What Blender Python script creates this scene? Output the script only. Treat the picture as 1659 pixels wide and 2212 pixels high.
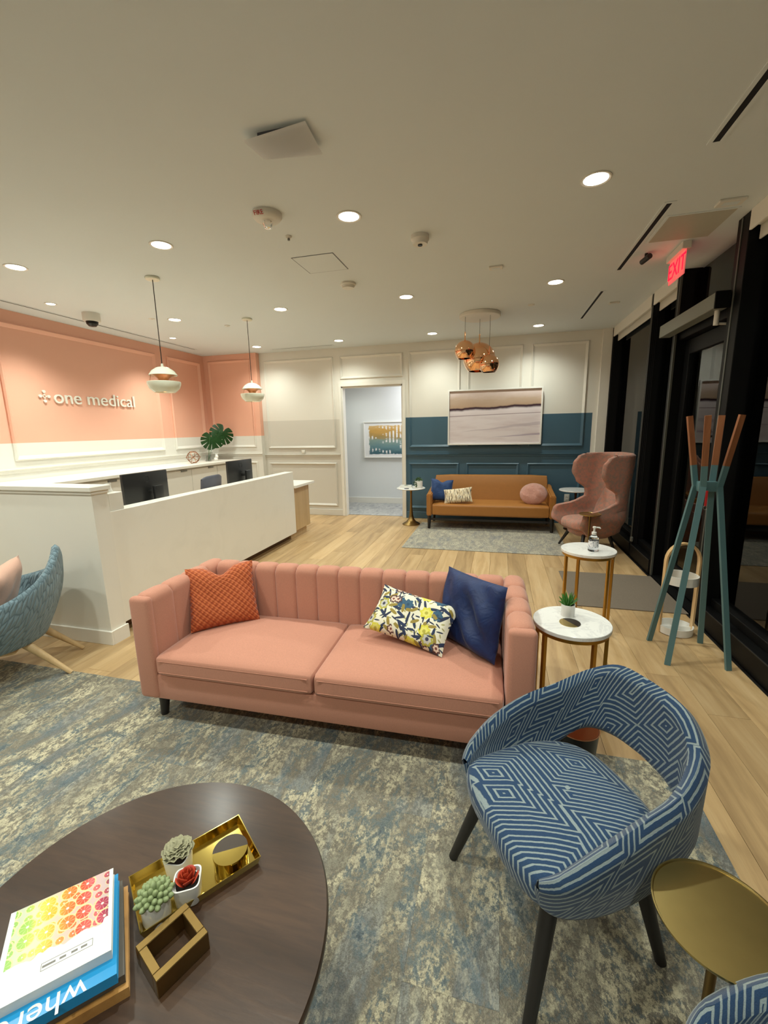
import bpy, bmesh, math, random
from mathutils import Vector, Matrix
random.seed(7)
for o in list(bpy.data.objects): bpy.data.objects.remove(o)
S = 1.12                                   # survey units -> metres
sc = bpy.context.scene
COL = sc.collection
# ---------------------------------------------------------------- camera
cam_d = bpy.data.cameras.new('camera'); cam = bpy.data.objects.new('camera', cam_d); COL.objects.link(cam)
cam_d.sensor_fit = 'HORIZONTAL'; cam_d.sensor_width = 36.0; cam_d.lens = 926.7/1659*36.0
cam_d.clip_start = .02; cam_d.clip_end = 200
def cam_matrix(p, y, r):
    cx, sx, cy, sy, cr, sr = math.cos(p), math.sin(p), math.cos(y), math.sin(y), math.cos(r), math.sin(r)
    f = Vector((-sy*cx, cy*cx, -sx)); rt = Vector((cy, sy, 0)); dn = f.cross(rt)
    r2 = cr*rt+sr*dn; d2 = -sr*rt+cr*dn
    m = Matrix((r2, -d2, -f)).transposed().to_4x4()
    return Matrix.Translation((0, 0, 1.45*S)) @ m
cam.matrix_world = cam_matrix(0.19116, 0.26027, 0.01958)
sc.camera = cam
# ---------------------------------------------------------------- world + view
w = bpy.data.worlds.new('night'); sc.world = w; w.use_nodes = True
w.node_tree.nodes['Background'].inputs[0].default_value = (.010, .012, .018, 1)
w.node_tree.nodes['Background'].inputs[1].default_value = .25
vs = sc.view_settings; vs.view_transform = 'Standard'; vs.look = 'None'; vs.exposure = 0.0; vs.gamma = 1; vs.use_curve_mapping = False
SPOT_W = 64.0; SPOT_COL = (.94, 1.0, .90)
CEIL = 2.737; BACK = 6.82; WIN = 1.47; LEFT = -4.97; FRONT = -2.6; SEC = 6.72
# ---------------------------------------------------------------- helpers
def lin(c):
    c = c/255.0
    return c/12.92 if c <= .04045 else ((c+.055)/1.055)**2.4
def rgb(r, g, b): return (lin(r), lin(g), lin(b), 1)
class T:                                    # tiny node-tree writer
    def __init__(s, name):
        s.mat = bpy.data.materials.new(name); s.mat.use_nodes = True; s.t = s.mat.node_tree
        s.b = s.t.nodes['Principled BSDF']
    def n(s, typ, **kw):
        nd = s.t.nodes.new(typ)
        for k, v in kw.items(): setattr(nd, k, v)
        return nd
    def put(s, inp, v):
        if v is None: return
        if hasattr(v, 'is_output') or isinstance(v, bpy.types.NodeSocket): s.t.links.new(v, inp)
        else:
            try: inp.default_value = v
            except Exception: inp.default_value = (v, v, v)
    def m(s, op, a, b=None, c=None):
        nd = s.n('ShaderNodeMath', operation=op)
        for i, v in enumerate((a, b, c)):
            if v is not None: s.put(nd.inputs[i], v)
        return nd.outputs[0]
    def v(s, op, a, b=None, out=0):
        nd = s.n('ShaderNodeVectorMath', operation=op); s.put(nd.inputs[0], a)
        if b is not None: s.put(nd.inputs[3 if op == 'SCALE' else 1], b)
        return nd.outputs[out]
    def coord(s, which='Object'): return s.n('ShaderNodeTexCoord').outputs[which]
    def pos(s): return s.n('ShaderNodeNewGeometry').outputs['Position']
    def sep(s, v):
        nd = s.n('ShaderNodeSeparateXYZ'); s.put(nd.inputs[0], v); return nd.outputs
    def comb(s, x, y, z=0.0):
        nd = s.n('ShaderNodeCombineXYZ')
        for i, q in enumerate((x, y, z)): s.put(nd.inputs[i], q)
        return nd.outputs[0]
    def noise(s, v, scale, detail=3.0, rough=.55, dist=0.0, out='Fac'):
        nd = s.n('ShaderNodeTexNoise'); s.put(nd.inputs['Vector'], v); nd.inputs['Scale'].default_value = scale
        nd.inputs['Detail'].default_value = detail; nd.inputs['Roughness'].default_value = rough; nd.inputs['Distortion'].default_value = dist
        return nd.outputs[out]
    def vor(s, v, scale, rnd=1.0, metric='EUCLIDEAN', feature='F1', dims='2D'):
        nd = s.n('ShaderNodeTexVoronoi', voronoi_dimensions=dims, feature=feature, distance=metric)
        s.put(nd.inputs['Vector'], v); nd.inputs['Scale'].default_value = scale; nd.inputs['Randomness'].default_value = rnd
        return nd.outputs
    def ramp(s, f, stops, interp='LINEAR'):
        nd = s.n('ShaderNodeValToRGB'); s.put(nd.inputs[0], f); cr = nd.color_ramp; cr.interpolation = interp
        while len(cr.elements) < len(stops): cr.elements.new(.5)
        for e, (p, c) in zip(cr.elements, stops): e.position = p; e.color = c
        return nd.outputs[0]
    def mix(s, f, a, b, blend='MIX'):
        nd = s.n('ShaderNodeMix', data_type='RGBA', blend_type=blend)
        s.put(nd.inputs[0], f); s.put(nd.inputs[6], a); s.put(nd.inputs[7], b)
        return nd.outputs[2]
    def step(s, v, a, b=None):
        nd = s.n('ShaderNodeMapRange'); s.put(nd.inputs[0], v); nd.inputs[1].default_value = a; nd.inputs[2].default_value = b if b is not None else a+1e-4
        return nd.outputs[0]
    def bump(s, h, strength=.3, dist=.005):
        nd = s.n('ShaderNodeBump'); nd.inputs['Strength'].default_value = strength; nd.inputs['Distance'].default_value = dist
        s.put(nd.inputs['Height'], h); s.t.links.new(nd.outputs[0], s.b.inputs['Normal'])
    def done(s, col=None, rough=.5, metal=0.0, spec=None, sheen=0.0, emit=None, estr=0.0, coat=0.0, trans=0.0, ior=None):
        b = s.b
        if col is not None: s.put(b.inputs['Base Color'], col)
        s.put(b.inputs['Roughness'], rough); b.inputs['Metallic'].default_value = metal
        if spec is not None: b.inputs['Specular IOR Level'].default_value = spec
        if sheen: b.inputs['Sheen Weight'].default_value = sheen; b.inputs['Sheen Roughness'].default_value = .4
        if emit is not None: s.put(b.inputs['Emission Color'], emit); b.inputs['Emission Strength'].default_value = estr
        if coat: b.inputs['Coat Weight'].default_value = coat; b.inputs['Coat Roughness'].default_value = .2
        if trans: b.inputs['Transmission Weight'].default_value = trans
        if ior: b.inputs['IOR'].default_value = ior
        return s.mat
def flat(name, c, rough=.5, metal=0.0, var=.06, vscale=8.0, bump=0.0, bscale=300.0, **kw):
    t = T(name); co = t.coord()
    f = t.noise(co, vscale, 3)
    a = tuple(x*(1-var) for x in c[:3])+(1,); b = tuple(min(1, x*(1+var)) for x in c[:3])+(1,)
    col = t.mix(f, a, b)
    if bump: t.bump(t.noise(co, bscale, 2), bump, .002)
    return t.done(col, rough, metal, **kw)
def weave(name, c, var=.12, scale=420.0, rough=.9, sheen=.25, mott=None):
    t = T(name); co = t.coord(); x, y, z = t.sep(co)
    n1 = t.noise(t.v('MULTIPLY', co, (1.0, 1.0, 7.0)), scale*.4, 2); n2 = t.noise(t.v('MULTIPLY', co, (6.0, 6.0, 1.0)), scale*.3, 2)
    f = t.m('MULTIPLY_ADD', t.m('ADD', n1, n2), .5, 0.0)
    a = tuple(q*(1-var*2) for q in c[:3])+(1,); b = tuple(min(1, q*(1+var*2)) for q in c[:3])+(1,)
    col = t.mix(t.step(f, .3, .7), a, b)
    if mott: col = t.mix(t.step(t.noise(co, 26, 5, .7), .42, .62), col, mott)
    t.bump(f, .35, .002)
    return t.done(col, rough, sheen=sheen)
# ---- bmesh shapes
def NB(): return bmesh.new()
def box(bm, x0, x1, y0, y1, z0, z1, bev=0.0, seg=2):
    vs_ = [bm.verts.new(p) for p in ((x0,y0,z0),(x1,y0,z0),(x1,y1,z0),(x0,y1,z0),(x0,y0,z1),(x1,y0,z1),(x1,y1,z1),(x0,y1,z1))]
    fs = [bm.faces.new([vs_[i] for i in f]) for f in ((3,2,1,0),(4,5,6,7),(0,1,5,4),(1,2,6,5),(2,3,7,6),(3,0,4,7))]
    if bev:
        es = list({e for f in fs for e in f.edges})
        bmesh.ops.bevel(bm, geom=es, offset=bev, segments=seg, profile=.5, affect='EDGES', clamp_overlap=True)
    return bm
def frame_for(d):
    d = Vector(d).normalized(); u = d.orthogonal().normalized(); return u, d.cross(u)
def tube(bm, pts, r, n=12, cap=True, r1=None, square=False, up=None):
    pts = [Vector(p) for p in pts]; k = len(pts); rings = []
    u = None
    for i, p in enumerate(pts):
        d = (pts[min(i+1, k-1)]-pts[max(i-1, 0)]).normalized()
        if u is None:
            u = (Vector(up) if up else d.orthogonal())
        u = (u-d*u.dot(d)).normalized(); v = d.cross(u)
        if callable(r): rr = r(i/(k-1))
        elif r1 is None: rr = r
        else: rr = r+(r1-r)*i/(k-1)
        ra, rb = rr if isinstance(rr, tuple) else (rr, rr)
        if square: offs = [(1,1),(-1,1),(-1,-1),(1,-1)]
        else: offs = [(math.cos(2*math.pi*j/n), math.sin(2*math.pi*j/n)) for j in range(n)]
        rings.append([bm.verts.new(p+u*a*ra+v*b*rb) for a, b in offs])
    m = len(rings[0])
    for i in range(k-1):
        for j in range(m): bm.faces.new((rings[i][j], rings[i][(j+1)%m], rings[i+1][(j+1)%m], rings[i+1][j]))
    if cap: bm.faces.new(rings[0][::-1]); bm.faces.new(rings[-1])
    return bm
def lathe(bm, prof, n=32, c=(0,0,0), cap0=True, cap1=True, sx=1.0, sy=1.0):
    rings = []
    for r, z in prof: rings.append([bm.verts.new((c[0]+sx*r*math.cos(2*math.pi*j/n), c[1]+sy*r*math.sin(2*math.pi*j/n), c[2]+z)) for j in range(n)])
    for a, b in zip(rings, rings[1:]):
        for j in range(n): bm.faces.new((a[j], a[(j+1)%n], b[(j+1)%n], b[j]))
    if cap0: bm.faces.new(rings[0][::-1])
    if cap1: bm.faces.new(rings[-1])
    return bm
def disc(bm, r, z0, z1, n=40, c=(0,0), bev=0.0):
    p = [(r-bev, z0), (r, z0+bev), (r, z1-bev), (r-bev, z1)] if bev else [(r, z0), (r, z1)]
    return lathe(bm, p, n, (c[0], c[1], 0))
def prism(bm, poly, z0, z1):
    a = [bm.verts.new((x, y, z0)) for x, y in poly]; b = [bm.verts.new((x, y, z1)) for x, y in poly]; n = len(poly)
    bm.faces.new(a[::-1]); bm.faces.new(b)
    for i in range(n): bm.faces.new((a[i], a[(i+1)%n], b[(i+1)%n], b[i]))
    return bm
def shell(bm, fn, nu, nv, th, closed_u=False, flip=False):
    """thick sheet around fn(u in 0..1, v in 0..1), rounded rims; uv in metres along the sheet"""
    uvl = bm.loops.layers.uv.verify()
    P = [[Vector(fn(i/nu, j/nv)) for j in range(nv+1)] for i in range(nu+1)]
    U = [[0.0]*(nv+1) for _ in range(nu+1)]; V = [[0.0]*(nv+1) for _ in range(nu+1)]
    for i in range(nu+1):
        for j in range(nv+1):
            if i: U[i][j] = U[i-1][j]+(P[i][j]-P[i-1][j]).length
            if j: V[i][j] = V[i][j-1]+(P[i][j]-P[i][j-1]).length
    um = list(U[nu//2])
    for i in range(nu+1):
        for j in range(nv+1):
            U[i][j] -= um[j]
        vt = V[i][nv]
        for j in range(nv+1): V[i][j] -= vt
    def nrm(i, j):
        a = P[(i+1) % nu if closed_u and i == nu else min(i+1, nu)][j]-P[(nu-1 if closed_u and i == 0 else max(i-1, 0))][j]
        b = P[i][min(j+1, nv)]-P[i][max(j-1, 0)]
        c = a.cross(b)
        return c.normalized() if c.length > 1e-9 else Vector((0,0,1))
    sg = -1 if flip else 1
    thf = th if callable(th) else (lambda u, v: th)
    O, I = [], []
    for i in range(nu+1):
        O.append([]); I.append([])
        for j in range(nv+1):
            n = nrm(i, j)*sg; h = thf(i/nu, j/nv)/2
            O[i].append(bm.verts.new(P[i][j]+n*h)); I[i].append(bm.verts.new(P[i][j]-n*h))
    def quad(vs4, uv4):
        try: f = bm.faces.new(vs4)
        except ValueError: return
        for l, q in zip(f.loops, uv4): l[uvl].uv = q
    for i in range(nu):
        for j in range(nv):
            ids = ((i,j),(i+1,j),(i+1,j+1),(i,j+1)); uv4 = [(U[a][b]*S, V[a][b]*S) for a, b in ids]
            quad([O[a][b] for a, b in ids], [(p_, .07-q_) for p_, q_ in uv4]); quad([I[a][b] for a, b in ids][::-1], uv4[::-1])
    def rim(seq, outdir):
        M_ = []
        for (a, b), d in zip(seq, outdir): M_.append(bm.verts.new((O[a][b].co+I[a][b].co)/2+d*thf(a/nu, b/nv)*.45))
        for k in range(len(seq)-1):
            a, b = seq[k]; c, d = seq[k+1]
            u0 = (U[a][b]*S, V[a][b]*S); u1 = (U[c][d]*S, V[c][d]*S); w_ = (u0[0], .035); w1 = (u1[0], .035); o0 = (u0[0], .07-u0[1]); o1 = (u1[0], .07-u1[1])
            quad((O[a][b], O[c][d], M_[k+1], M_[k]), (o0, o1, w1, w_)); quad((M_[k], M_[k+1], I[c][d], I[a][b]), (w_, w1, u1, u0))
    def od(i, j, di, dj):
        q = P[i][j]-P[i-di][j-dj]; return q.normalized() if q.length > 1e-9 else Vector((0,0,0))
    rim([(i, nv) for i in range(nu+1)], [od(i, nv, 0, 1) for i in range(nu+1)])
    rim([(i, 0) for i in range(nu+1)], [od(i, 0, 0, -1) for i in range(nu+1)])
    if not closed_u:
        rim([(nu, j) for j in range(nv+1)], [od(nu, j, 1, 0) for j in range(nv+1)])
        rim([(0, j) for j in range(nv+1)], [od(0, j, -1, 0) for j in range(nv+1)])
    bmesh.ops.recalc_face_normals(bm, faces=bm.faces)
    return bm
def pillow(bm, w, h, t, n=16, pinch=.07, round_=False, wob=0.0, seed=1, chop=0.0):
    """x width, z height, y thickness, centred"""
    uvl = bm.loops.layers.uv.verify(); rnd = random.Random(seed); ph = [rnd.uniform(0, 6) for _ in range(6)]
    def pt(i, j, s):
        u, v = 2*i/n-1, 2*j/n-1
        if round_:
            k = math.sqrt(max(1e-9, u*u+v*v)); mx = max(abs(u), abs(v)); f = mx/k if k > 1e-6 else 0
            x, z = u*f*w/2, v*f*h/2; e = max(0, 1-mx**2.2)
        else:
            x = u*(1-pinch*(1-v*v)*abs(u)**3)*w/2; z = v*(1-pinch*(1-u*u)*abs(v)**3)*h/2
            e = max(0, (1-u**4)*(1-v**4))
            if v > 0: z -= chop*h*math.exp(-(u/.30)**2)*v**2
        y = s*(t/2)*e**.62
        y += wob*e*(math.sin(5*u+ph[0]+2*v)*math.sin(4*v+ph[1])+.6*math.sin(9*u+6*v+ph[2]))
        return (x, y, z)
    F = [[None]*(n+1) for _ in range(n+1)]; B = [[None]*(n+1) for _ in range(n+1)]
    for i in range(n+1):
        for j in range(n+1):
            F[i][j] = bm.verts.new(pt(i, j, -1))
            B[i][j] = F[i][j] if i in (0, n) or j in (0, n) else bm.verts.new(pt(i, j, 1))
    for G, fl in ((F, 0), (B, 1)):
        for i in range(n):
            for j in range(n):
                ids = ((i,j),(i+1,j),(i+1,j+1),(i,j+1))
                if fl: ids = ids[::-1]
                f = bm.faces.new([G[a][b] for a, b in ids])
                for l, (a, b) in zip(f.loops, ids): l[uvl].uv = ((a/n-.5)*w*S, (b/n-.5)*h*S)
    return bm
def softbox(bm, x0, x1, y0, y1, z0, z1, r, crown=0.0, n=6):
    """upholstered block: rounded box with a crowned top"""
    box(bm, x0, x1, y0, y1, z0, z1)
    bmesh.ops.subdivide_edges(bm, edges=list(bm.edges), cuts=n, use_grid_fill=True)
    cx, cy, cz = (x0+x1)/2, (y0+y1)/2, (z0+z1)/2; hx, hy, hz = (x1-x0)/2, (y1-y0)/2, (z1-z0)/2
    r = min(r, hx, hy, hz)
    # spread the grid so the outer rows sit on the rounding
    for v in bm.verts:
        p = v.co-Vector((cx, cy, cz)); q = Vector((max(-hx+r, min(hx-r, p.x)), max(-hy+r, min(hy-r, p.y)), max(-hz+r, min(hz-r, p.z))))
        d = p-q
        if d.length > 1e-9:
            m = max(abs(d.x), abs(d.y), abs(d.z)); d = d.normalized()*min(r, m)
        p = q+d
        if crown: 
            e = (1-(p.x/hx)**2)*(1-(p.y/hy)**2)
            if p.z > 0: p.z += crown*max(0, e)
        v.co = p+Vector((cx, cy, cz))
    return bm
def obj(name, bm, mat, parent=None, loc=(0,0,0), rot=(0,0,0), smooth=30, mesh=None):
    if mesh is None:
        if name == 'leg':                       # feet cut flat on the floor
            for v in bm.verts: v.co.z = max(0.0, v.co.z)
        bmesh.ops.scale(bm, vec=(S, S, S), verts=bm.verts)
        mesh = bpy.data.meshes.new(name); bm.to_mesh(mesh); bm.free()
        if mat: mesh.materials.append(mat)
        if smooth:
            for p in mesh.polygons: p.use_smooth = True
            mesh.set_sharp_from_angle(angle=math.radians(smooth))
    o = bpy.data.objects.new(name, mesh); COL.objects.link(o)
    o.location = Vector(loc)*S; o.rotation_euler = rot
    if parent: o.parent = parent
    return o
def tag(o, label=None, cat=None, group=None, kind=None):
    if label: o['label'] = label
    if cat: o['category'] = cat
    if group: o['group'] = group
    if kind: o['kind'] = kind
    return o
def thing(name, label, cat, loc=(0,0,0), rot=0.0, group=None, kind=None):
    o = bpy.data.objects.new(name, None); COL.objects.link(o); o.empty_display_size = .1
    o.location = Vector(loc)*S; o.rotation_euler = rot if isinstance(rot, tuple) else (0, 0, rot)
    return tag(o, label, cat, group, kind)
def copy_tree(o, parent=None, label=None):
    c = o.copy(); COL.objects.link(c); c.parent = parent
    for ch in [x for x in bpy.data.objects if x.parent == o]: copy_tree(ch, c)
    if label: c['label'] = label
    return c
def text_bm(s, size, depth=.004, align='CENTER'):
    cu = bpy.data.curves.new('t', 'FONT'); cu.body = s; cu.size = size; cu.extrude = depth; cu.align_x = align; cu.align_y = 'CENTER'
    o = bpy.data.objects.new('t', cu); COL.objects.link(o); dg = bpy.context.evaluated_depsgraph_get()
    me = bpy.data.meshes.new_from_object(o.evaluated_get(dg)); bm = bmesh.new(); bm.from_mesh(me)
    bpy.data.objects.remove(o); bpy.data.curves.remove(cu); bpy.data.meshes.remove(me)
    return bm
def rotz(bm, M_): bmesh.ops.transform(bm, matrix=M_, verts=bm.verts); return bm
# ---------------------------------------------------------------- materials
WHITE = flat('white_paint', rgb(232, 228, 218), .55, var=.015, vscale=2)
CEILM = flat('ceiling_paint', rgb(220, 226, 226), .8, var=.02, vscale=1.5)
QUARTZ = (lambda t: t.done(t.mix(t.step(t.noise(t.coord(), 3, 8, .65, .8), .5, .7), rgb(236, 232, 222), rgb(232, 228, 218)), .28))(T('white_quartz'))
def mk_paint(name, top, low, z):
    t = T(name); q = t.sep(t.pos())[2]
    n = t.noise(t.pos(), 2.0, 2); col = t.mix(t.step(q, z*S, z*S+.002), low, top)
    t.bump(t.noise(t.pos(), 260, 2), .05, .001)
    return t.done(t.mix(t.m('MULTIPLY', n, .05), col, (0,0,0,1)), .5)
P_ORANGE = mk_paint('orange_over_white_paint', rgb(242, 182, 156), rgb(232, 229, 220), 1.375)
def mk_back():
    t = T('back_wall_paint'); p = t.sep(t.pos()); n = t.noise(t.pos(), 2.0, 2)
    low = t.mix(t.step(p[0], -2.0*S), rgb(212, 208, 198), rgb(70, 102, 120))
    low = t.mix(t.step(p[0], 1.287*S), low, rgb(232, 228, 218))
    col = t.mix(t.step(p[2], 1.62*S, 1.62*S+.002), low, rgb(232, 228, 218))
    t.bump(t.noise(t.pos(), 260, 2), .05, .001)
    return t.done(t.mix(t.m('MULTIPLY', n, .05), col, (0,0,0,1)), .42)
P_BACK = mk_back()
HALLP = flat('hall_paint', rgb(226, 228, 228), .6, var=.015, vscale=2)
def mk_oak(name, c0, c1, c2, along=1, rnd=True, sc_=1.0, rough=.42):
    t = T(name); co = t.coord()
    if rnd:
        r = t.n('ShaderNodeObjectInfo').outputs['Random']; co2 = t.v('ADD', co, t.comb(t.m('MULTIPLY', r, 37.0), t.m('MULTIPLY', r, 91.0), 0.0))
    else: r = .5; co2 = co
    st = [14.0*sc_]*3; st[along] = 1.1*sc_
    g = t.noise(t.v('MULTIPLY', co2, tuple(st)), 1.0, 6, .62, .6)
    big = t.noise(t.v('MULTIPLY', co2, tuple(x*.25 for x in st)), 1.0, 2)
    st2 = [160.0]*3; st2[along] = 5.0
    fine = t.noise(t.v('MULTIPLY', co2, tuple(st2)), 1.0, 2)
    col = t.ramp(t.m('ADD', t.m('MULTIPLY', g, .65), t.m('MULTIPLY', big, .35)), [(.32, c0), (.5, c1), (.7, c2)])
    col = t.mix(t.m('MULTIPLY', t.step(fine, .5, .75), .22), col, c0)
    if rnd:
        v = t.m('MULTIPLY_ADD', r, .26, .87); hs = t.n('ShaderNodeHueSaturation'); t.put(hs.inputs['Value'], v); t.put(hs.inputs['Color'], col); col = hs.outputs[0]
    t.bump(fine, .08, .001)
    return t.done(col, rough)
OAK = mk_oak('oak_plank', rgb(156, 126, 88), rgb(186, 154, 110), rgb(204, 176, 134))
LOAK = mk_oak('light_oak_veneer', rgb(178, 146, 102), rgb(198, 168, 122), rgb(208, 180, 136), along=2, rnd=False)
def mk_carpet(name, cols, cell=1.0, seed=0.0):
    t = T(name); co = t.coord(); r = t.n('ShaderNodeObjectInfo').outputs['Random']
    co = t.v('ADD', co, t.comb(t.m('MULTIPLY', r, 53.0), t.m('MULTIPLY', r, 29.0), seed))
    a = t.noise(t.v('MULTIPLY', co, (1.0, .5, 1.0)), 7*cell, 8, .74, .6); b = t.noise(t.v('MULTIPLY', co, (1.0, .42, 1.0)), 5*cell, 6, .75, 1.2)
    g = t.noise(t.v('MULTIPLY', co, (1.0, .7, 1.0)), 52*cell, 5, .8)
    f = t.m('ADD', t.m('MULTIPLY', a, .62), t.m('MULTIPLY', g, .38))
    col = t.ramp(f, [(.36, cols[0]), (.44, cols[1]), (.5, cols[2]), (.57, cols[3])])
    cr = t.m('MULTIPLY', t.step(b, .42, .60), t.step(g, .46, .55))
    col = t.mix(t.m('MULTIPLY', cr, .9), col, cols[4])
    bl = t.m('MULTIPLY', t.step(t.noise(t.v('MULTIPLY', co, (1.0, .25, 1.0)), 6*cell, 2, .5, .4), .56, .62), t.step(g, .36, .52))
    col = t.mix(t.m('MULTIPLY', bl, .42), col, cols[5])
    sp = t.vor(co, 300, 1.0, dims='3D')
    col = t.mix(t.m('MULTIPLY', t.sep(sp['Color'])[0], .34), col, (.03, .03, .03, 1))
    t.bump(t.m('ADD', sp['Distance'], t.m('MULTIPLY', a, .6)), .7, .003)
    return t.done(col, .95, spec=.1)
CARPET = mk_carpet('loop_carpet', [rgb(96, 106, 112), rgb(120, 128, 126), rgb(132, 124, 110), rgb(150, 146, 130), rgb(220, 210, 178), rgb(104, 122, 138)])
CARPET2 = mk_carpet('pale_loop_carpet', [rgb(126, 130, 132), rgb(150, 148, 142), rgb(164, 158, 146), rgb(184, 176, 158), rgb(222, 214, 188), rgb(132, 138, 146)], 1.6, 9.0)
HALLC = mk_carpet('hall_carpet', [rgb(150, 152, 152), rgb(176, 176, 174), rgb(164, 164, 162), rgb(196, 194, 190), rgb(216, 212, 206), rgb(140, 144, 148)], 2.2, 4.0)
MATM = flat('grey_coir_mat', rgb(118, 106, 92), .95, var=.25, vscale=160, bump=.6, bscale=500)
BLACKM = flat('black_metal', rgb(12, 12, 13), .28, .0, var=.1)
BLACKW = flat('black_wood', rgb(30, 27, 26), .45, var=.15, vscale=30)
GREYAL = flat('brushed_aluminium', rgb(128, 128, 122), .45, .6, var=.05)
BRASS = flat('brushed_brass', rgb(184, 162, 104), .3, 1.0, var=.1, vscale=14)
BRASSD = flat('antique_brass', rgb(142, 116, 70), .36, 1.0, var=.12, vscale=20)
GOLD = flat('gold_paint', rgb(186, 142, 62), .38, .85, var=.08)
GOLDP = flat('polished_gold', rgb(206, 182, 100), .12, 1.0, var=.04)
COPPER = flat('polished_copper', rgb(248, 194, 150), .04, 1.0, var=.02)
COPPERI = flat('copper_inside', rgb(206, 142, 98), .35, .7, var=.02)
MINTW = flat('pale_mint_enamel', rgb(226, 228, 210), .25, var=.02)
CERAM = flat('white_ceramic', rgb(236, 234, 228), .22, var=.02)
PLASTW = flat('white_plastic', rgb(224, 220, 210), .45, var=.02)
PLASTG = flat('grey_plastic', rgb(86, 88, 100), .5, var=.05)
SCREEN = flat('black_plastic', rgb(34, 34, 34), .35, var=.15, vscale=6)
SOIL = flat('dark_soil', rgb(40, 30, 24), .95, var=.4, vscale=120)
RED = flat('red_print', rgb(190, 40, 40), .5)
TEAL = flat('teal_lacquer', rgb(84, 118, 122), .4, var=.05)
WALNUT = mk_oak('walnut', rgb(120, 72, 42), rgb(150, 94, 58), rgb(172, 112, 72), along=2, rnd=False)
BEECH = mk_oak('bent_beech', rgb(196, 158, 106), rgb(214, 178, 128), rgb(224, 192, 146), along=2, rnd=False)
def mk_marble():
    t = T('white_marble'); co = t.coord(); n = t.noise(co, 4, 8, .65, 1.4)
    v = t.m('ABSOLUTE', t.m('SUBTRACT', n, .5)); col = t.mix(t.step(v, .0, .03), rgb(222, 220, 218), rgb(238, 236, 232))
    return t.done(col, .16)
MARBLE = mk_marble()
def mk_table():
    t = T('dark_stained_wood'); co = t.coord()
    g = t.noise(t.v('MULTIPLY', co, (9.0, 70.0, 9.0)), 1.0, 5, .6, .4); b = t.noise(t.v('MULTIPLY', co, (1.5, 7.0, 1.0)), 1.0, 3)
    col = t.ramp(t.m('ADD', t.m('MULTIPLY', g, .4), t.m('MULTIPLY', b, .6)), [(.3, rgb(40, 25, 15)), (.5, rgb(58, 38, 24)), (.7, rgb(76, 52, 34))])
    t.bump(g, .25, .001)
    return t.done(col, t.m('MULTIPLY_ADD', b, .2, .26), spec=.4, coat=.28)
DARKWOOD = mk_table()
PINK = weave('pink_linen', rgb(190, 132, 110), .07, 380)
PINKS = weave('peach_linen', rgb(206, 162, 142), .06, 380)
LEATHER = flat('tan_leather', rgb(166, 110, 50), .45, var=.08, vscale=18, bump=.15, bscale=420)
TWEED = weave('rose_grey_tweed', rgb(186, 128, 110), .1, 300, mott=rgb(150, 126, 114))
QUILT = (lambda t: (t.bump(t.m('ADD', t.m('MULTIPLY', t.vor(t.v('MULTIPLY', t.coord('UV'), (1.0, .4, 1.0)), 34, .8, feature='DISTANCE_TO_EDGE')['Distance'], 2.0), t.m('MULTIPLY', t.noise(t.coord(), 300), .1)), .9, .008),
        t.done(t.mix(t.step(t.vor(t.v('MULTIPLY', t.coord('UV'), (1.0, .4, 1.0)), 34, .8, feature='DISTANCE_TO_EDGE')['Distance'], .0, .12), rgb(88, 108, 118), rgb(122, 144, 154)), .9, sheen=.2))[1])(T('quilted_blue_grey'))
VELVET = (lambda t: (t.bump(t.noise(t.coord(), 16, 3, .5, 1.0), .5, .012), t.done(t.mix(t.noise(t.coord(), 14, 3, .5, 1.5), rgb(2, 20, 62), rgb(6, 44, 100)), .6, sheen=.08))[1])(T('navy_velvet'))
VELVETB = (lambda t: (t.bump(t.noise(t.coord(), 16, 3, .5, 1.0), .5, .012), t.done(t.mix(t.noise(t.coord(), 14, 3, .5, 1.5), rgb(6, 36, 84), rgb(22, 72, 132)), .6, sheen=.25))[1])(T('royal_blue_velvet'))
FURPINK = (lambda t: (t.bump(t.noise(t.coord(), 40, 4, .7, 1.5), .9, .02), t.done(t.mix(t.noise(t.coord(), 30, 4, .7, 2.0), rgb(196, 126, 112), rgb(232, 180, 160)), .8, sheen=.6))[1])(T('dusty_pink_plush'))
def mk_hound():
    t = T('orange_waffle_knit'); uv = t.coord('UV'); x, y, z = t.sep(uv)
    a = t.m('SINE', t.m('MULTIPLY', x, 165.0)); b = t.m('SINE', t.m('MULTIPLY', y, 165.0)); c = t.m('SINE', t.m('MULTIPLY', t.m('ADD', x, y), 330.0))
    h = t.m('ADD', t.m('MULTIPLY', a, b), t.m('MULTIPLY', c, .35))
    t.bump(h, .6, .006)
    return t.done(t.mix(t.step(h, -.4, .5), rgb(166, 76, 38), rgb(196, 104, 58)), .9, sheen=.15)
HOUND = mk_hound()
def mk_stripe():
    t = T('broken_stripe_weave'); uv = t.coord('UV'); x, y, z = t.sep(uv)
    n = t.noise(t.comb(t.m('MULTIPLY', x, 60.0), t.m('MULTIPLY', y, 9.0)), 1.0, 2, .5)
    col = t.ramp(n, [(.36, rgb(78, 78, 84)), (.42, rgb(150, 126, 90)), (.48, rgb(226, 210, 178)), (.6, rgb(232, 218, 190)), (.66, rgb(110, 112, 118))])
    return t.done(col, .9)
STRIPE = mk_stripe()
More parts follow.
